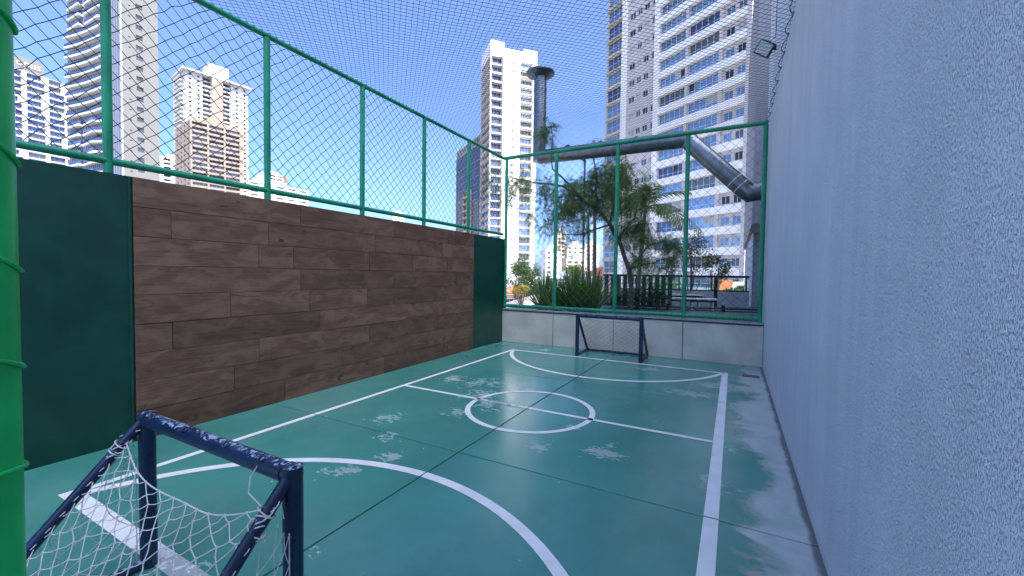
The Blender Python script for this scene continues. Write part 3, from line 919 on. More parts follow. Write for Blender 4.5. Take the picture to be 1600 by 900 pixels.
# the feathery tree behind the end fence
tr1 = tree_thing('feathery_tree', (-2.5, 11.68, 0.5), 'feathery-leaved tree with dark leaning trunk behind the end fence')
off = Vector((2.5, -11.68, -0.5))
T = [(-2.5,11.68,0.5),(-2.53,11.69,1.17),(-2.57,11.68,1.7),(-2.83,11.46,2.52),(-3.03,11.26,2.9),(-3.32,11.0,3.29),(-3.62,10.75,3.52),(-4.05,10.4,3.85)]
mb = MB(); limb(mb, T, 0.075, 0.03, 10, 0.012, 3)
tk = mb.build('trunk', m_trunk, tr1, True); tk.location = off
def branch(pts, r0, r1, seed):
    m_ = MB(); limb(m_, pts, r0, r1, 6, 0.02, seed); o = m_.build('limb', m_trunk, tr1, True); o.location = off
branch([T[3], (-2.5,11.8,3.1), (-2.35,11.95,3.9)], 0.045, 0.012, 5)
branch([T[4], (-2.95,11.4,3.6), (-2.8,11.5,4.4)], 0.04, 0.012, 6)
branch([T[5], (-3.35,10.95,4.1), (-3.4,10.85,4.9)], 0.035, 0.01, 7)
branch([T[6], (-4.3,10.15,4.3), (-4.25,9.95,5.3)], 0.03, 0.008, 8)
branch([T[7], (-4.7,10.0,3.95), (-5.25,9.7,4.05)], 0.028, 0.008, 9)
branch([T[2], (-2.2,12.05,2.3), (-1.75,12.45,2.5)], 0.04, 0.01, 10)
branch([T[2], (-2.0,12.2,1.9), (-1.6,12.5,2.05)], 0.03, 0.008, 11)
branch([T[4], (-3.6,10.6,2.6), (-4.1,10.25,2.55)], 0.028, 0.006, 12)
rng = np.random.default_rng(11)
cl = [((-3.5,10.95,4.05),(.78,.6,.5),731),((-2.9,11.4,4.25),(.62,.6,.5),680),((-3.95,10.5,3.6),(.5,.5,.5),357),((-2.4,11.8,3.95),(.5,.5,.55),323),
      ((-4.15,10.2,2.9),(.5,.45,.75),420),((-3.75,10.4,2.6),(.45,.45,.55),2*119),((-2.2,12.1,2.7),(.7,.55,.6),1*510),((-1.75,12.5,2.2),(.55,.4,.5),1*374),
      ((-2.85,11.5,2.9),(.4,.4,.5),204),((-2.35,11.9,1.85),(.6,.5,.35),289),((-4.25,9.92,5.15),(.36,.3,.5),136),((-3.32,10.85,4.95),(.35,.3,.16),68),
      ((-5.25,9.65,3.9),(.65,.4,.75),1*289),((-4.6,10.0,3.5),(.5,.4,.8),1*272),((-3.0,11.3,3.5),(.8,.6,.4),306)]
cl2 = []
for (c_, r_, n_) in cl:                       # each mass breaks up into uneven clumps
    m_ = 6
    for i in range(m_):
        d_ = rng.normal(size=3); d_ = d_/np.linalg.norm(d_) * rng.uniform(0.35, 1.05); s_ = rng.uniform(0.35, 0.7)
        cl2.append((tuple(np.array(c_) + d_*np.array(r_)), tuple(np.array(r_)*s_), int(0.95*n_/m_*rng.uniform(0.5, 1.4))))
V, F = spray_leaves(rng, cl2, 9, 0.27, 0.046, 0.017, 0.7)
o = link('crown', mesh_np('crown', V, F, m_leaf), tr1); o.location = off; o['kind'] = 'stuff'

def palm(name, base, top, nf, flen, label, seed, mat, spread=1.0, tr=0.06):
    root = empty(name, base); tag(root, label, 'palm'); rn = random.Random(seed)
    h = top[2] - base[2]; dx, dy = top[0] - base[0], top[1] - base[1]
    mb = MB(); pts = []; rr = []
    for i in range(15):
        q = i/14; pts.append((dx*q*q, dy*q*q, h*q)); rr.append(tr*(1.15 - 0.35*q) * (1.0 + 0.05*(i % 2)))
    mb.tube(pts, rr, 10); mb.build('trunk', m_palmtrunk, root, True)
    for k in range(nf):
        a = 2*pi*(k + rn.uniform(-.3, .3))/nf; up = rn.uniform(0.1, 1.15); L = flen*rn.uniform(0.8, 1.15)
        mb = MB(); prev = None; spine = []
        for i in range(13):
            q = i/12; r = L*q*cos(up*(1-q*0.6)) ; z = L*(sin(up)*q - 0.62*q*q)
            spine.append(Vector((dx + spread*r*cos(a), dy + spread*r*sin(a), h + z)))
        mb.tube(spine, [0.014*(1 - 0.75*i/12) for i in range(13)], 5)
        for i in range(2, 13):
            for h2 in (0.0, 0.5):
                if i + h2 > 12: continue
                p = spine[i].lerp(spine[min(i+1, 12)], h2); t_ = (spine[min(i+1,12)] - spine[i-1]).normalized()
                sd = t_.cross(Vector((0,0,1))).normalized()
                q = (i + h2)/12; ll = 0.30*L*(0.35 + sin(pi*q)*0.75)
                for s in (-1, 1):
                    d = (sd*s + t_*0.75 + Vector((0,0,-0.28 + rn.uniform(-.15,.1)))).normalized()
                    e = p + d*ll; m_ = p + d*ll*0.5 + Vector((0,0,0.02)); w = t_*0.016*L
                    n = len(mb.v); mb.v += [tuple(p), tuple(m_ + w), tuple(e + Vector((0,0,-0.05*L))), tuple(m_ - w)]; mb.f.append((n, n+1, n+2, n+3))
        mb.build('frond', mat, root)
    return root
palm('slim_palm', (-3.87, 12.69, 0.5), (-3.93, 12.74, 3.9), 11, 1.25, 'slim grey-trunked palm left of the leaning tree', 3, m_palmleaf)
palm('grey_palm', (-4.35, 13.6, 0.5), (-4.42, 13.65, 3.6), 9, 1.1, 'short grey-trunked palm, leftmost behind the sword-leaved plants', 14, m_palmleaf, tr=0.05)
palm('arching_palm', (-2.62, 13.2, 0.5), (-2.42, 13.0, 3.55), 15, 1.6, 'palm with long arching yellow-green fronds right of the leaning tree', 8, m_palmleaf)

def swordplant(base, n, L, label, seed, sx=1.0):
    root = empty('sword_leaved_plant', base); rn = random.Random(seed)
    mb = MB()
    for k in range(n):
        a = rn.uniform(0, 2*pi); lean = rn.uniform(0.05, 0.75)**1.1; l = L*rn.uniform(0.65, 1.1); w = rn.uniform(0.016, 0.026)
        r0 = rn.uniform(0, 0.12); d = Vector((cos(a)*sx, sin(a), 0)); s = Vector((-sin(a), cos(a), 0))
        prev = None
        for i in range(5):
            q = i/4
            p = d*(r0 + l*(sin(lean)*q + 0.25*lean*q*q)) + Vector((0,0,l*(cos(lean)*q - 0.22*lean*q*q)))
            ww = w*(1 - q**2.2) + 0.001
            cur = (p + s*ww, p - s*ww)
            if prev: mb.quad(prev[0], prev[1], cur[1], cur[0])
            prev = cur
    o = mb.build('leaves', m_blade, root); o['kind'] = 'stuff'
    mb = MB(); mb.tube([(0,0,0.0),(0,0,0.12)], [0.10, 0.07], 8); mb.build('stem', m_trunk, root, True)
    tag(root, label, 'plant', 'sword-leaved plants behind the end fence')
swordplant((-3.22, 10.25, 0.5), 190, 1.30, 'large dense sword-leaved plant beside the middle fence post', 1)
swordplant((-3.62, 10.15, 0.5), 170, 1.25, 'sword-leaved plant, second from the middle fence post', 2)
swordplant((-4.05, 10.0, 0.5), 120, 1.20, 'looser sword-leaved plant in line with the second post from the left', 3)
swordplant((-4.55, 10.3, 0.5), 110, 1.20, 'leftmost sword-leaved plant near the lower deck railing', 4)
sh = empty('low_shrub', (-2.75, 12.9, 0.5)); rng = np.random.default_rng(5)
V, F = blob_leaves(rng, [((0.0,0,0.32),(.75,.25,.34),1500), ((0.7,0.2,0.30),(.35,.2,.3),500), ((-.6,0,.3),(.3,.2,.3),400)], 0.07, 0.035)
o = link('foliage', mesh_np('foliage', V, F, m_leaf2), sh); o['kind'] = 'stuff'
mb = MB()
for (x, y) in ((0,0),(0.15,.05),(-.2,0)): mb.tube([(x*.3, y*.3, 0.001), (x, y, 0.35)], [0.018, 0.008], 6)
mb.build('stems', m_trunk, sh, True)
tag(sh, 'low dark shrub growing in front of the green slat screen', 'shrub')
cy = empty('spiky_plant', (-1.98, 12.95, 0.5)); mb = MB(); rn = random.Random(12)
for k in range(70):
    a = rn.uniform(0, 2*pi); e = rn.uniform(0.1, 1.3); l = rn.uniform(0.25, 0.5); d = Vector((cos(a)*cos(e), sin(a)*cos(e), sin(e))); s = d.cross(Vector((0,0,1))).normalized()*0.014
    p = Vector((0,0,0.28)); mb.quad(p + s*.4, p - s*.4, p + d*l*.6 - s, p + d*l*.6 + s); mb.tri(p + d*l*.6 + s, p + d*l*.6 - s, p + d*l + Vector((0,0,-0.05)))
o = mb.build('leaves', m_blade, cy); o['kind'] = 'stuff'
mb = MB(); mb.tube([(0,0,0.001),(0,0,0.3)], [0.06, 0.045], 8); mb.build('stem', m_trunk, cy, True)
tag(cy, 'small spiky plant at the left end of the nearer bench', 'plant')

def city_tree(base, ctr, r, label, mat, seed, n=2600, leaf=0.32, lobes=9, tr=0.16):
    root = empty('street_tree', base); rng = np.random.default_rng(seed); rn = random.Random(seed)
    c = Vector(ctr) - Vector(base); cls = []
    mb = MB(); limb(mb, [(0,0,0), (c.x*.3, c.y*.3, c.z*.5), (c.x, c.y, c.z)], tr, tr*.4, 8, 0.05, seed); mb.build('trunk', m_trunk, root, True)
    mb = MB()
    for k in range(lobes):
        d = Vector((rn.gauss(0,1), rn.gauss(0,1), rn.gauss(0.1,.8))).normalized() * rn.uniform(.45, .8)
        lc = Vector((c.x + d.x*r[0], c.y + d.y*r[1], c.z + d.z*r[2])); rr = rn.uniform(.32, .5)
        cls.append((tuple(lc), (r[0]*rr, r[1]*rr, r[2]*rr), n//lobes))
        limb(mb, [(c.x*.6, c.y*.6, c.z*.75), tuple(lc)], tr*.35, tr*.08, 5, 0.05, seed + k)
    mb.build('limbs', m_trunk, root, True)
    V, F = blob_leaves(rng, cls, leaf, leaf*.55)
    o = link('crown', mesh_np('crown', V, F, mat), root); o['kind'] = 'stuff'
    tag(root, label, 'tree', 'trees in the city beyond the terrace')
city_tree((-26.8,53.8,-9), (-26.8,53.8,0.2), (2.6,2.6,3.6), 'dark rounded street tree seen just right of the tiled wall', m_citytree, 21)
city_tree((-30.5,58,-9), (-30.5,58,0.6), (3.0,3.0,3.2), 'broad green tree behind the rounded street tree', m_citytree, 22)
city_tree((-20.4,40.2,-9), (-20.4,40.2,-0.2), (1.2,1.2,1.0), 'small yellow-leaved tree beyond the lower deck railing', m_yellow, 23, 1500, 0.2)
city_tree((-27.2,75,-9), (-27.2,75,2.0), (3.0,3.0,2.2), 'yellow-green tree in front of the pale far houses', m_palmleaf, 24)
city_tree((-20.5,50,-9), (-20.5,50,-2.6), (2.5,2.5,2.2), 'low green tree beyond the sword-leaved plants', m_citytree, 25)
city_tree((-1.86,21.75,-9), (-1.86,21.75,2.5), (1.05,1.05,1.3), 'thin russet-leaved tree just beyond the glass railing', m_redleaf, 26, 1100, 0.13, 10, 0.09)
city_tree((-1.1,24.5,-9), (-1.1,24.5,1.9), (1.0,1.0,0.9), 'small light green tree right of the russet-leaved one', m_citytree, 27, 900, 0.14, 9, 0.08)
city_tree((-5.8,42.3,-9), (-5.8,42.3,-0.6), (3.4,2.4,2.0), 'wide green tree seen through the glass railing', m_citytree, 28)
city_tree((0.6,47,-9), (0.6,47,-0.6), (1.8,1.8,1.6), 'green tree beside the orange kiosk below the big tower', m_citytree, 29)

# ================================================================== city buildings
def glassm(name, c, rough, metal):
    return M(name, c, rough, metal, var=0.15, scale=0.6, obj_var=0.25)
g_blue = glassm('blue_glass', (0.24, 0.32, 0.42), 0.10, 0.7)
g_deep = glassm('deep_blue_glass', (0.09, 0.13, 0.22), 0.10, 0.6)
g_dark = glassm('dark_opening', (0.018, 0.020, 0.024), 0.35, 0.0)
g_grey = glassm('grey_glass', (0.14, 0.16, 0.17), 0.15, 0.45)
g_pale = M('drawn_blind', (0.42, 0.42, 0.41), 0.7, var=0.08, obj_var=0.15)
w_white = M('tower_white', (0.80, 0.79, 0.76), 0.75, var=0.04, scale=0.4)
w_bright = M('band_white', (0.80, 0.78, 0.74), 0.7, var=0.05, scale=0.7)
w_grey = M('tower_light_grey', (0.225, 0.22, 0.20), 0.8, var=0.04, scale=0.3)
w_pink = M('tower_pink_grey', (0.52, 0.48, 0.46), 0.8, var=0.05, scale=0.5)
w_beige = M('tower_beige', (0.52, 0.44, 0.37), 0.8, var=0.05, scale=0.4)
w_brown = M('tower_brown', (0.36, 0.28, 0.21), 0.8, var=0.08, scale=0.4)
w_tan = M('soffit_tan', (0.55, 0.47, 0.34), 0.7, var=0.1, scale=0.7, obj_var=0.25)
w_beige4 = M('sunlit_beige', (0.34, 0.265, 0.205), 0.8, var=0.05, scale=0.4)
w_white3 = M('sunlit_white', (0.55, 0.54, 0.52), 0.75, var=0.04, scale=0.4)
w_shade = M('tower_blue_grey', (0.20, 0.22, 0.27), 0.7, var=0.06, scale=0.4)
w_crown = M('crown_grey', (0.22, 0.21, 0.20), 0.7, var=0.04, scale=0.4)
w_red = M('roof_tile_red', (0.42, 0.14, 0.07), 0.85, var=0.15, scale=1.5)
w_brick = M('brick_red', (0.36, 0.15, 0.10), 0.85, var=0.15, scale=1.2)
w_orange = M('orange_wall', (0.62, 0.20, 0.07), 0.7, var=0.05)
w_frame = M('window_frame_white', (0.62, 0.64, 0.66), 0.5, var=0.04)

def panel(mb, o, d, n, W, z0, z1, opens, depth):
    """wall sheet from o along d with real openings and reveals; n points out of the wall"""
    us = sorted({0.0, W} | {q for op in opens for q in (op[0], op[1])})
    zs = sorted({z0, z1} | {q for op in opens for q in (op[2], op[3])})
    def pt(u, z, dp=0.0): return (o[0] + d[0]*u - n[0]*dp, o[1] + d[1]*u - n[1]*dp, z)
    hole = set()
    ui = {u: i for i, u in enumerate(us)}; zi = {z: i for i, z in enumerate(zs)}
    for (a, b, c, e) in opens:
        for i in range(ui[a], ui[b]):
            for j in range(zi[c], zi[e]): hole.add((i, j))
    flip = (d[0]*n[1] - d[1]*n[0]) > 0
    def q4(a, b, c, e): mb.quad(e, c, b, a) if flip else mb.quad(a, b, c, e)
    # merge runs upwards for plain columns
    for i in range(len(us) - 1):
        j = 0
        while j < len(zs) - 1:
            if (i, j) in hole: j += 1; continue
            k = j
            while k < len(zs) - 1 and (i, k) not in hole: k += 1
            q4(pt(us[i], zs[j]), pt(us[i+1], zs[j]), pt(us[i+1], zs[k]), pt(us[i], zs[k])); j = k
    for (a, b, c, e) in opens:
        q4(pt(a, c), pt(a, c, depth), pt(a, e, depth), pt(a, e))
        q4(pt(b, c, depth), pt(b, c), pt(b, e), pt(b, e, depth))
        q4(pt(a, c), pt(b, c), pt(b, c, depth), pt(a, c, depth))
        q4(pt(a, e, depth), pt(b, e, depth), pt(b, e), pt(a, e))

_cache = {}
def pane_mesh(w, h, mat):
    key = ('p', round(w, 2), round(h, 2), mat.name)
    if key not in _cache:
        mb = MB(); mb.quad((-w/2, 0, -h/2), (w/2, 0, -h/2), (w/2, 0, h/2), (-w/2, 0, h/2)); _cache[key] = mb.mesh('window', mat)
    return _cache[key]
def frame_mesh(w, h, nc, rows, th=0.06):
    key = ('f', round(w, 2), round(h, 2), nc, tuple(rows))
    if key not in _cache:
        mb = MB(); t = th/2
        mb.box(-w/2, -0.05, -h/2, w/2, -0.01, -h/2 + th); mb.box(-w/2, -0.05, h/2 - th, w/2, -0.01, h/2)
        for i in range(nc + 1):
            x = -w/2 + w*i/nc; x = min(max(x, -w/2 + t), w/2 - t); mb.box(x - t, -0.048, -h/2 + th, x + t, -0.012, h/2 - th)
        for r_ in rows: mb.box(-w/2 + th, -0.046, -h/2 + r_ - t, w/2 - th, -0.014, -h/2 + r_ + t)
        _cache[key] = mb.mesh('frame', w_frame)
    return _cache[key]

class Tower:
    def __init__(self, name, C, theta, label, group='towers around the court'):
        self.r = empty(name, (C[0], C[1], -9.0), radians(theta)); tag(self.r, label, 'building', group)
    def part(self, name, mb, mat, parent=None, smooth=False): return mb.build(name, mat, parent or self.r, smooth)
    def box(self, name, mat, *b): mb = MB(); mb.box(*b); return self.part(name, mb, mat)
    def win(self, face, u, z, w, h, mat, depth=0.15, nc=0, rows=(), parent=None):
        me = pane_mesh(w, h, mat)
        loc, rz = ((u, depth, z), 0.0) if face == 'R' else ((depth, u, z), -pi/2)
        o = link('window', me, parent or self.r, loc, rz)
        if nc: link('frame', frame_mesh(w, h, nc, rows), o)
        return o
    def walls(self, face, name, mat, u0, W, z0, z1, opens, depth, off=0.0):
        mb = MB(); op = [(a - u0, b - u0, c, e) for (a, b, c, e) in opens]
        if face == 'R': panel(mb, (u0, off), (1, 0), (0, -1), W, z0, z1, op, depth)
        else: panel(mb, (off, u0), (0, 1), (-1, 0), W, z0, z1, op, depth)
        return self.part(name, mb, mat)

Z9 = 9.0     # local heights are measured from the street, nine metres below the court
rnd = random.Random(17)

# ---- big tower behind the end fence: white bands, blue glazing
t9 = Tower('banded_tower', (1.21, 66.14), 58.5, 'huge pale tower with white bands and blue glazed strips filling the right background')
TOP = 80.0
fl9 = [22.74 + 3.0*k + Z9 for k in range(-10, 16)]
opens = []; wins = []
for z in fl9:
    if z + 3 > TOP: break
    for (a, b) in ((4.7, 9.8), (10.4, 15.4)): opens.append((a, b, z + 1.15, z + 2.98)); wins.append((a, b, z + 1.15, z + 2.98, 'g'))
    for (a, b) in ((0.75, 1.95), (2.45, 3.75)): opens.append((a, b, z + 1.35, z + 2.55)); wins.append((a, b, z + 1.35, z + 2.55, 'w'))
    for (a, b) in ((21.2, 22.6), (19.7, 20.75), (18.05, 19.2), (16.7, 17.4)): opens.append((a, b, z + 1.35, z + 2.45)); wins.append((a, b, z + 1.35, z + 2.45, 's'))
    opens.append((24.1, 28.1, z + 0.35, z + 2.6)); wins.append((24.1, 28.1, z + 0.35, z + 2.6, 'b'))
t9.walls('L', 'wall', w_pink, 0.0, 28.3, 0, TOP, opens, 0.22)
t9.box('core', w_pink, 0.24, 0.01, 0.0, 16, 28.29, TOP - 0.01)
t9.box('corner_return', w_pink, 0.001, -0.25, 0.0, 16.0, -0.002, TOP)
t9.box('corner_return', w_pink, 0.001, 28.302, 0.0, 16.0, 28.5, TOP)
for (a, b, c, e, k) in wins:
    r_ = rnd.random()
    if k == 'g':
        m_ = g_blue if r_ < 0.72 else (g_deep if r_ < 0.85 else g_grey)
        o = t9.win('L', (a+b)/2, (c+e)/2, b-a, e-c, m_, 0.12, 5, (0.62,))
        if rnd.random() < 0.16:
            q = rnd.randint(0, 4); w5 = (b - a)/5
            link('open_sash', pane_mesh(w5*0.9, 1.08, g_dark), o, (-(b-a)/2 + w5*(q+.5), -0.008, 0.31))
        if rnd.random() < 0.22:
            w5 = (b - a)/5; link('blind', pane_mesh(w5*1.9, 1.08, g_pale), o, ((b-a)/2 - w5, -0.006, 0.31))
    elif k == 'b': t9.win('L', (a+b)/2, (c+e)/2, b-a, e-c, g_blue if r_ < .6 else g_deep, 0.12, 3, (0.95,))
    elif k == 'w': t9.win('L', (a+b)/2, (c+e)/2, b-a, e-c, g_blue if r_ < .35 else (g_grey if r_ < .6 else (g_pale if r_ < .75 else g_dark)), 0.14, 2)
    else: t9.win('L', (a+b)/2, (c+e)/2, b-a, e-c, g_grey if r_ < .5 else (g_dark if r_ < .8 else g_pale), 0.14, 2 if b - a > .9 else 1)
for z in fl9:
    if z + 3 > TOP: break
    t9.box('white_band', w_bright, -0.42, 0.45, z, -0.003, 15.5, z + 1.14)
    t9.box('balcony_slab', w_tan, -0.5, 24.05, z + 2.66, -0.003, 28.25, z + 3.0)
    t9.box('bay_pier', w_pink, -0.30, 9.85, z + 1.142, -0.003, 10.35, z + 2.998)
    t9.box('bay_pier', w_pink, -0.30, 4.05, z + 1.142, -0.003, 4.62, z + 2.998)
t9.box('white_pillar', w_bright, -0.5, 15.503, 0, -0.003, 16.45, TOP)
t9.box('white_pillar', w_bright, -0.55, 23.1, 0, -0.003, 24.04, TOP)
t9.box('end_pilaster', w_pink, -0.45, -0.248, 0, -0.003, 0.447, TOP)
t9.box('roof_parapet', w_bright, -0.2, -0.2, TOP + 0.002, 16, 28.4, TOP + 1.2)

# ---- white tower with sunlit side, centre
t8 = Tower('white_tower', (-77.5, 126.12), 48, 'slender white tower with bright sunlit side, behind the chimney duct')
TP = 83.8 + Z9; top8 = 78.4 + Z9
o1, o2, o3, o4 = [], [], [], []
nf = 28
for k in range(nf):
    z = top8 - 3.0*(k + 1)
    if z < 1: break
    o1.append((0.5, 4.4, z + 0.55, z + 2.9)); o2.append((8.4, 8.95, z + 1.5, z + 2.05))
    o3.append((11.5, 16.2, z + 0.6, z + 2.9)); o4.append((0.6, 11.2, z + 0.85, z + 2.9))
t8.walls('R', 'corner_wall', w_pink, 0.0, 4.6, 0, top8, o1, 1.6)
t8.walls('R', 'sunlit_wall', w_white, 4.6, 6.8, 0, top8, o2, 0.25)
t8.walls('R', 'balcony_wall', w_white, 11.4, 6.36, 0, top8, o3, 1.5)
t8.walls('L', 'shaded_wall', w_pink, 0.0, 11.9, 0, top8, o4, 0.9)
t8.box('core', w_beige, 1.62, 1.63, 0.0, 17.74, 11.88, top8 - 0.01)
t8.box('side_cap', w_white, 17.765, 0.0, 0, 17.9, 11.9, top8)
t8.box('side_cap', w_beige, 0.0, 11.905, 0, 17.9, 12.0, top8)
t8.box('joint_strip', w_crown, 4.45, -0.12, 0, 4.75, -0.002, top8)
for (a, b, c, e) in o1: t8.win('R', (a+b)/2, (c+e)/2, b-a, e-c, g_deep if rnd.random() < .6 else g_blue, 1.58, 3, (0.9,))
for (a, b, c, e) in o2: t8.win('R', (a+b)/2, (c+e)/2, b-a, e-c, g_dark, 0.2)
for (a, b, c, e) in o3: t8.win('R', (a+b)/2, (c+e)/2, b-a, e-c, g_blue if rnd.random() < .55 else g_grey, 1.48, 4, (0.9,))
for (a, b, c, e) in o4: t8.win('L', (a+b)/2, (c+e)/2, b-a, e-c, g_deep if rnd.random() < .7 else g_blue, 0.88, 5, (0.9,))
for (a, b, c, e) in o3: t8.box('balcony_edge', w_tan, 11.45, -0.35, c - 0.62, 16.25, -0.004, c - 0.02)
for (a, b, c, e) in o4: t8.box('slab_edge', w_pink, -0.3, 0.2, c - 0.30, -0.004, 11.5, c - 0.02)
t8.box('crown_wall', w_white, 0.0, 0.0, top8 + 0.003, 5.2, 11.9, TP)
t8.box('crown_wall', w_white, 5.203, 0.6, top8 + 0.003, 12.6, 11.8, TP - 1.6)
t8.box('crown_wall', w_white, 12.603, 0.0, top8 + 0.003, 17.8, 11.9, TP - 0.9)
mb = MB()
for i in range(24):
    mb.box(0.1 + i*0.745, 0.1, TP, 0.14 + i*0.745, 0.14, TP + 0.75) if i*0.745 < 5 else mb.box(0.1 + i*0.745, 0.7, TP - 1.6 if i*.745 < 12.4 else TP - .9, 0.14 + i*0.745, 0.74, TP + .0)
mb.box(0.1, 0.09, TP + 0.75, 5.2, 0.15, TP + 0.8); o = t8.part('roof_railing', mb, w_crown)
o['kind'] = 'stuff'

# ---- blue glass tower left of it, with a lower brown block
t7 = Tower('glass_tower', (-93.0, 144.4), 55, 'dark blue glass tower just left of the white tower')
H7 = 58.8 + Z9
t7.box('glass_body', g_deep, 0, 0, 0, 14, 29.6, H7 - 3.6)
mb = MB()
for k in range(int((H7 - 4)/3.2)):
    mb.box(-0.12, 0.0, 3.2*k, -0.004, 29.6, 3.2*k + 0.35)
for i in range(21): mb.box(-0.16, 1.48*i - 0.05 if i else 0.0, 0, -0.005, 1.48*i + 0.05, H7 - 3.7)
o = t7.part('mullion_grid', mb, w_shade); o['kind'] = 'stuff'
t7.walls('L', 'crown_frame', w_brown, 0.0, 29.6, H7 - 3.598, H7, [(1 + 4.1*i, 4.4 + 4.1*i, H7 - 2.9, H7 - 0.7) for i in range(7)], 0.4)
t7.box('crown_core', w_shade, 0.42, 0, H7 - 3.597, 14, 29.59, H7 - 0.01)
for i in range(7): t7.win('L', 2.7 + 4.1*i, H7 - 1.8, 3.4, 2.2, g_blue, 0.35, 2)
tb = Tower('brown_block', (-101.5, 149.5), 55, 'small brown balconied block below the blue glass tower')
hb = 38.0 + Z9; op = []
for k in range(15): op += [(0.8, 4.0, hb - 3*(k+1) + .9, hb - 3*(k+1) + 2.7), (4.6, 7.8, hb - 3*(k+1) + .9, hb - 3*(k+1) + 2.7)]
op = [q for q in op if q[2] > 0.2]
tb.walls('L', 'wall', w_brown, 0.0, 8.5, 0, hb, op, 0.6)
tb.box('core', w_brown, 0.62, 0.0, 0, 8, 8.49, hb - .01)
tb.box('side_cap', w_beige, 0.0, -0.2, 0, 8, -0.003, hb)
for (a, b, c, e) in op: tb.win('L', (a+b)/2, (c+e)/2, b-a, e-c, g_dark, 0.55)
for k in range(15):
    if hb - 3*(k+1) > 0: tb.box('balcony_edge', w_beige, -0.35, 0.3, hb - 3*(k+1), -0.004, 8.2, hb - 3*(k+1) + .55)

# ---- tower with wavy balconies at left
t2 = Tower('wavy_balcony_tower', (-164.35, 55.36), 97, 'tall tower with curving white balconies and a plain pale side wall, at left')
H2 = 125.0; ops, vents = [], []
fz = [76.4 + 3.13*k + Z9 for k in range(-26, 12)]
for z in fz:
    ops.append((3.95, 5.75, z - 0.70, z + 0.70)); vents.append((2.0, 2.65, z - 1.05, z - 0.75))
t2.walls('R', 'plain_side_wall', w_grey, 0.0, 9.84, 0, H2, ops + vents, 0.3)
for (a, b, c, e) in ops:
    o = t2.win('R', (a+b)/2, (c+e)/2, b-a, e-c, g_grey, 0.26)
    key = 'louvre'
    if key not in _cache:
        mb = MB()
        for i in range(3): mb.box(-0.9, -0.12, -0.5 + 0.45*i, 0.9, -0.05, -0.42 + 0.45*i)
        _cache[key] = mb.mesh('louvre', w_crown)
    link('louvre', _cache[key], o)
for (a, b, c, e) in vents: t2.win('R', (a+b)/2, (c+e)/2, b-a, e-c, g_dark, 0.2)
t2.box('core', w_shade, 0.31, 0.32, 0, 9.83, 30.0, H2 - .01)
t2.box('side_edge', w_white, 0.0, -0.12, 0, 0.35, -0.003, H2)
mb = MB()
for i in range(25): mb.box(0.22, 1.2*i + 0.4, 0, 0.308, 1.2*i + 0.5, H2 - 0.02)
o = t2.part('mullions', mb, g_deep); o['kind'] = 'stuff'
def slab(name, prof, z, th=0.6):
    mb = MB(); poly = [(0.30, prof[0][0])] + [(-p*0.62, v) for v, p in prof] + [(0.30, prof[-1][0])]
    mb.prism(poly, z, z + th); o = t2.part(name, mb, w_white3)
    mb = MB(); pp = [(-p*0.62 + 0.12, v) for v, p in prof]
    for a, b in zip(pp[:-1], pp[1:]):
        mb.quad((a[0], a[1], z + th), (b[0], b[1], z + th), (b[0], b[1], z + th + 0.95), (a[0], a[1], z + th + 0.95))
    t2.part('glass_balustrade', mb, g_deep, o)
for z in fz:
    Zw = z - Z9; zb = z - 1.3
    if 50.5 < Zw < 77.5:
        slab('balcony', [(27.8, 2.3), (24.2, 1.9), (20.4, 1.65), (16.0, 1.65), (11.3, 2.0), (6.3, 2.7), (6.6, 1.2)], zb)
    elif Zw >= 77.5:
        slab('balcony', [(28.3, 0.5), (24.0, 1.1), (19.8, 1.8), (20.0, 0.2)], zb)
        slab('balcony', [(18.6, 0.4), (14.2, 1.1), (9.2, 2.1), (8.2, 1.5), (8.5, 0.2)], zb)
    else:
        slab('balcony', [(28.4, 1.1), (24.8, 1.4), (21.1, 1.9), (20.8, 1.2), (20.9, 0.2)], zb)
        slab('balcony', [(20.0, 0.5), (17.0, 1.1), (12.5, 2.4), (11.0, 1.5), (9.0, 0.9), (8.8, 0.2)], zb)

# ---- tower with lettered crown, far left
t1 = Tower('lettered_tower', (-298.4, 69.55), 96.5, 'pale gridded tower with a grey lettered crown at the far left')
H1 = 94.2 + Z9; op = []
cols = [(-16.2, -11.6), (-11.0, -5.1), (-4.3 + .7, 2.6), (3.9, 9.6), (10.2, 15.6)]
for k in range(31):
    z = H1 - 3.1*(k + 1)
    if z < 1: break
    for (a, b) in cols: op.append((a, b, z + 0.55, z + 2.95))
t1.walls('R', 'white_grid', w_white3, -17.0, 33.0, 0, H1, op, 1.2)
t1.box('core', w_shade, -16.99, 1.22, 0, 15.9, 18, H1 - .01)
for (a, b, c, e) in op:
    o = t1.win('R', (a+b)/2, (c+e)/2, b-a, e-c, g_deep if rnd.random() < .75 else g_grey, 1.15, 3, (0.9,))
    if rnd.random() < .3: link('side_box', _cache.setdefault('sbx', MB().box(-0.6, -1.3, -1.2, 0.6, -0.2, 1.2).mesh('side_box', w_white3)), o, ((b-a)/2 - 0.7, 0, 0))
for (a, b) in ((-5.0, -3.7), (2.7, 3.8), (-11.6, -11.0)): t1.box('white_column', w_white3, a, -0.5, 0, b, -0.003, H1)
cr = t1.box('crown', w_crown, -17.0, 0.4, H1 + 0.003, 2.5, 18, H1 + 6.4)
cu = bpy.data.curves.new('opus', 'FONT'); cu.body = 'opus'; cu.size = 4.3; cu.extrude = 0.12; cu.align_x = 'CENTER'
tmp = bpy.data.objects.new('tmp', cu); COL.objects.link(tmp); bpy.context.view_layer.update()
me = bpy.data.meshes.new_from_object(tmp.evaluated_get(bpy.context.evaluated_depsgraph_get())); bpy.data.objects.remove(tmp)
me.materials.clear(); me.materials.append(w_white3)
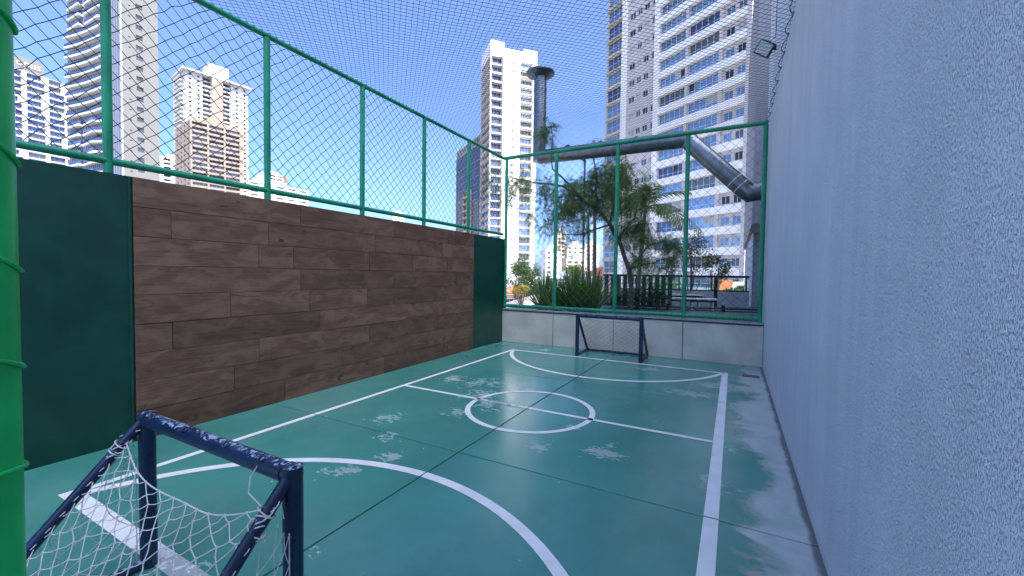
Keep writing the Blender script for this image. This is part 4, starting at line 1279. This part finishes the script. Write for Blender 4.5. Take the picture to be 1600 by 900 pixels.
o = link('lettering', me, cr, (-2.6, 0.25, H1 + 2.3)); o.rotation_euler = (pi/2, 0, 0)

# ---- white tower with deep eaves and the beige tower in front of it
t3 = Tower('eaved_white_tower', (-321.7, 140.9), 80, 'bright white tower with projecting roof eaves, behind the beige one')
H3 = 133.0 + Z9; o1, o2 = [], []
for k in range(46):
    z = H3 - 3.0*(k + 1) - 0.5
    if z < 1: break
    for u in (2.0, 6.6, 29.2, 34.0): o1.append((u, u + 1.3, z + 1.1, z + 2.4))
    for (a, b) in ((9.6, 14.5), (21.2, 25.6)): o2.append((a, b, z + 0.7, z + 2.8))
t3.walls('R', 'left_wall', w_white3, 0, 9.5, 0, H3, [q for q in o1 if q[0] < 9], 0.3)
t3.walls('R', 'right_wall', w_white3, 26.0, 10.76, 0, H3, [q for q in o1 if q[0] > 26], 0.3)
t3.walls('R', 'balcony_wall', w_white3, 9.5, 5.1, 0, H3, [q for q in o2 if q[0] < 12], 2.0, 0.6)
t3.walls('R', 'balcony_wall', w_white3, 21.1, 4.6, 0, H3, [q for q in o2 if q[0] > 12], 2.0, 0.6)
t3.box('stair_core', w_beige4, 14.603, -0.8, 0, 21.09, 8, H3 + 5.5)
t3.box('stair_core_cap', w_white3, 12.5, -1.0, H3 + 0.5, 24.5, 9, H3 + 9.5)
t3.box('core', w_white3, 0.02, 2.62, 0, 36.74, 27, H3 - .01)
t3.box('shaded_end', w_white3, -0.1, 0.32, 0, 0.018, 27, H3)
t3.box('far_end', w_white3, 36.765, 0.0, 0, 36.9, 27, H3)
for (a, b, c, e) in o1: t3.win('R', (a+b)/2, (c+e)/2, b-a, e-c, g_dark, 0.28)
for (a, b, c, e) in o2: t3.win('R', (a+b)/2, (c+e)/2, b-a, e-c, g_grey if rnd.random() < .6 else g_dark, 2.5)
t3.box('roof_slab', w_white3, -2.0, -2.6, H3 + 0.003, 14.0, 27, H3 + 1.1)
t3.box('roof_slab', w_white3, 22.0, -2.6, H3 + 0.003, 39.0, 27, H3 + 1.1)
for k in range(45):
    z = H3 - 3.0*(k + 1)
    if z > 0: t3.box('end_balcony', w_white3, -2.0, 4, z, -0.103, 20, z + .9)

t4 = Tower('beige_tower', (-273.9, 122.25), 80, 'beige banded tower with a red-tiled roof in front of the white one')
H4 = 87.5 + Z9; op = []
for k in range(33):
    z = H4 - 2.85*(k + 1) - 1.0
    if z < 1: break
    for (a, b) in ((0.8, 8.0), (8.9, 16.3), (17.2, 24.6)): op.append((a, b, z + 0.9, z + 2.6))
t4.walls('R', 'front_wall', w_beige4, 0, 26.67, 0, H4, op, 1.3)
t4.box('core', w_brown, 0.31, 1.32, 0, 26.6, 30, H4 - .01)
for (a, b, c, e) in op: t4.win('R', (a+b)/2, (c+e)/2, b-a, e-c, g_grey if rnd.random() < .5 else g_dark, 1.28, 4)
op = []
for k in range(33):
    z = H4 - 2.85*(k + 1) - 1.0
    if z < 1: break
    for a in (3, 10, 17, 24): op.append((a, a + 3, z + 1.0, z + 2.4))
t4.walls('L', 'end_wall', w_beige4, 0, 30, 0, H4, op, 0.28)
for (a, b, c, e) in op: t4.win('L', (a+b)/2, (c+e)/2, b-a, e-c, g_grey, 0.26)
mb = MB(); zr = H4 + 0.004
mb.quad((6,1,zr),(20,1,zr),(16,7,zr+4.2),(10,7,zr+4.2)); mb.quad((20,1,zr),(20,13,zr),(16,7,zr+4.2),(16,7,zr+4.2)); mb.quad((20,13,zr),(6,13,zr),(10,7,zr+4.2),(16,7,zr+4.2)); mb.quad((6,13,zr),(6,1,zr),(10,7,zr+4.2),(10,7,zr+4.2))
t4.part('tiled_roof', mb, w_red)
t4.box('roof_parapet', w_beige4, 0, 0.0, H4 + 0.002, 26.67, 0.3, H4 + 1.3)

# ---- smaller towers
def small_tower(name, C, th, W, D, H, mat, label, cols, floor_h=3.0, deep=0.4, strip=None, gl=None, left=True):
    t = Tower(name, C, th, label); h = H + Z9; op = []
    n = int(h / floor_h)
    for k in range(n):
        z = h - floor_h*(k + 1) - 0.6
        if z < 0.5: break
        for (a, b) in cols: op.append((a, b, z + 1.0, z + 2.5))
    op = [q for q in op if q[2] > h - 66]
    t.walls('R', 'wall', mat, 0, W, 0, h, op, deep)
    t.box('core', mat, 0.02, deep + .02, 0, W - .02, D, h - .01)
    for (a, b, c, e) in op: t.win('R', (a+b)/2, (c+e)/2, b-a, e-c, gl or g_dark, deep - .02)
    opl = [(a, a + 2.2, c, e) for (a0, b, c, e) in op if a0 == cols[0][0] for a in (2.0, D*0.55)]
    t.walls('L', 'end_wall', mat, 0, D, 0, h, opl, deep, -0.02)
    for (a, b, c, e) in opl: t.win('L', (a+b)/2, (c+e)/2, b-a, e-c, gl or g_grey, deep - .04)
    t.box('roof_block', mat, W*.3, D*.2, h + .003, W*.7, D*.7, h + 3.0)
    if strip: t.box('side_strip', strip, W - 3.0, -0.3, 0, W, -0.003, h)
    return t
small_tower('cream_tower', (-405.4, 240.4), 75, 22, 14, 97, w_white, 'small cream tower with a brick-red edge, right of the beige one', [(2, 6), (8, 12), (14, 18)], strip=w_brick)
small_tower('cream_annex', (-412.0, 236.0), 75, 8, 12, 91, w_beige, 'low cream block attached left of the brick-edged tower', [(1.5, 3.5), (5, 7)])
small_tower('white_block', (-369.4, 145.6), 78, 16, 14, 84, w_white, 'small white block between the plain side wall and the beige tower', [(2, 6), (9, 14)])
small_tower('tiny_white_tower', (-365.6, 374.4), 60, 14, 12, 75, w_white, 'tiny distant white tower just above the tiled wall', [(1.5, 3.2), (5.5, 8.5), (10.5, 12.5)])
small_tower('slim_far_tower', (-114.0, 281.0), 50, 7, 6, 33, w_beige, 'slim distant tower left of the yellow-green tree', [(1, 2.4), (4, 6)], gl=g_grey)
small_tower('wide_far_block', (-107.0, 284.0), 40, 13, 8, 23, w_white, 'wide pale distant block between the palm trunks', [(1, 3), (5, 7), (9, 11.5)], gl=g_grey)
small_tower('far_block', (-96.5, 292.0), 38, 11, 8, 24.5, w_beige, 'cream distant block right of the wide pale one', [(1, 3.4), (5.5, 8.5)], gl=g_grey)
small_tower('grey_far_block', (-88.0, 326.0), 38, 14, 9, 30, w_white, 'pale distant block behind the leaning trunk', [(1.5, 4), (6, 8.5), (10.5, 12.5)], gl=g_grey)
small_tower('hazy_far_block', (-103.0, 236.0), 45, 9, 8, 17, w_white, 'hazy distant block behind the rounded street tree', [(1, 3), (5, 7.5)], gl=g_grey)
small_tower('low_far_block', (-88.0, 232.0), 42, 16, 8, 11, w_beige, 'low wide distant block above the sword-leaved plants', [(1, 3.4), (5, 7.4), (9, 11.4), (13, 15)], gl=g_grey)
small_tower('left_far_block', (-372.0, 125.0), 92, 30, 14, 60, w_white, 'low white block below the plain side wall tower', [(2, 6), (9, 13), (16, 20), (23, 27)], gl=g_grey)
small_tower('long_far_block', (-340.0, 180.0), 85, 60, 14, 73, w_white, 'long pale block showing as a strip above the tiled wall', [(2, 8), (12, 18), (22, 28), (32, 38), (42, 48), (52, 58)], gl=g_grey)

# ---- low houses below
def house(C, th, W, D, zt, mat, roofm, label, rise=1.8):
    h = empty('low_house', (C[0], C[1], -9), radians(th)); tag(h, label, 'house', 'low houses beyond the terrace')
    H = zt + 9 - rise
    mb = MB(); op = [(1.0 + 3.2*i, 2.6 + 3.2*i, H - 2.2, H - 0.8) for i in range(int((W - 1.5)/3.2))]
    panel(mb, (0, 0), (1, 0), (0, -1), W, 0, H, op, 0.25); panel(mb, (0, 0), (0, 1), (-1, 0), D, 0, H, [], 0.2)
    mb.box(0.01, 0.27, 0, W - 0.01, D, H - .01); mb.build('wall', mat, h)
    for (a, b, c, e) in op:
        o = link('window', pane_mesh(b - a, e - c, g_dark), h, ((a+b)/2, 0.22, (c+e)/2)); link('frame', frame_mesh(b - a, e - c, 2, ()), o)
    mb = MB(); e = 0.5; z = H + .004
    a, b, c, d = (-e,-e,z), (W+e,-e,z), (W+e,D+e,z), (-e,D+e,z); r1, r2 = (D*.5, D/2, z + rise), (max(W - D*.5, D*.5 + .1), D/2, z + rise)
    mb.quad(a, b, r2, r1); mb.quad(c, d, r1, r2); mb.tri(b, c, r2); mb.tri(d, a, r1); mb.quad(d, c, b, a)
    mb.build('roof', roofm, h)
house((-34.5, 84), 35, 9, 6, 2.6, w_white, w_white, 'white low house with pale roof beyond the sword-leaved plants')
house((-30.0, 95), 35, 8, 6, 3.6, w_brick, w_red, 'reddish low house with tiled roof right of the white one', 2.2)
house((-17.5, 36.0), 40, 6, 6, -1.4, w_white, w_white, 'white flat-looking house just past the lower deck railing', 0.6)
house((-24.0, 46.0), 40, 7, 6, -1.2, w_white, w_crown, 'grey-roofed house behind the yellow-leaved tree', 1.4)
house((-40.0, 70.0), 40, 10, 8, -0.5, w_beige, w_red, 'beige house with red roof beyond the street trees', 2.0)
ks = empty('orange_kiosk', (-1.5, 54.5, -9), radians(10))
mb = MB(); mb.box(0, 0, 0, 1.4, 2, 10.2); mb.build('orange_panel', w_orange, ks)
mb = MB(); panel(mb, (1.403, 0), (1, 0), (0, -1), 5.5, 0, 10.0, [(.4, 2.2, 8.0, 9.6), (2.8, 4.6, 8.0, 9.6)], .3); mb.box(1.41, .32, 0, 6.9, 2, 9.98); mb.build('wall', w_white, ks)
for u in (2.7, 5.1): o = link('window', pane_mesh(1.8, 1.6, g_grey), ks, (u, 0.25, 8.8)); link('frame', frame_mesh(1.8, 1.6, 3, (.8,)), o)
tag(ks, 'small orange and white kiosk seen through the glass railing at right', 'kiosk')
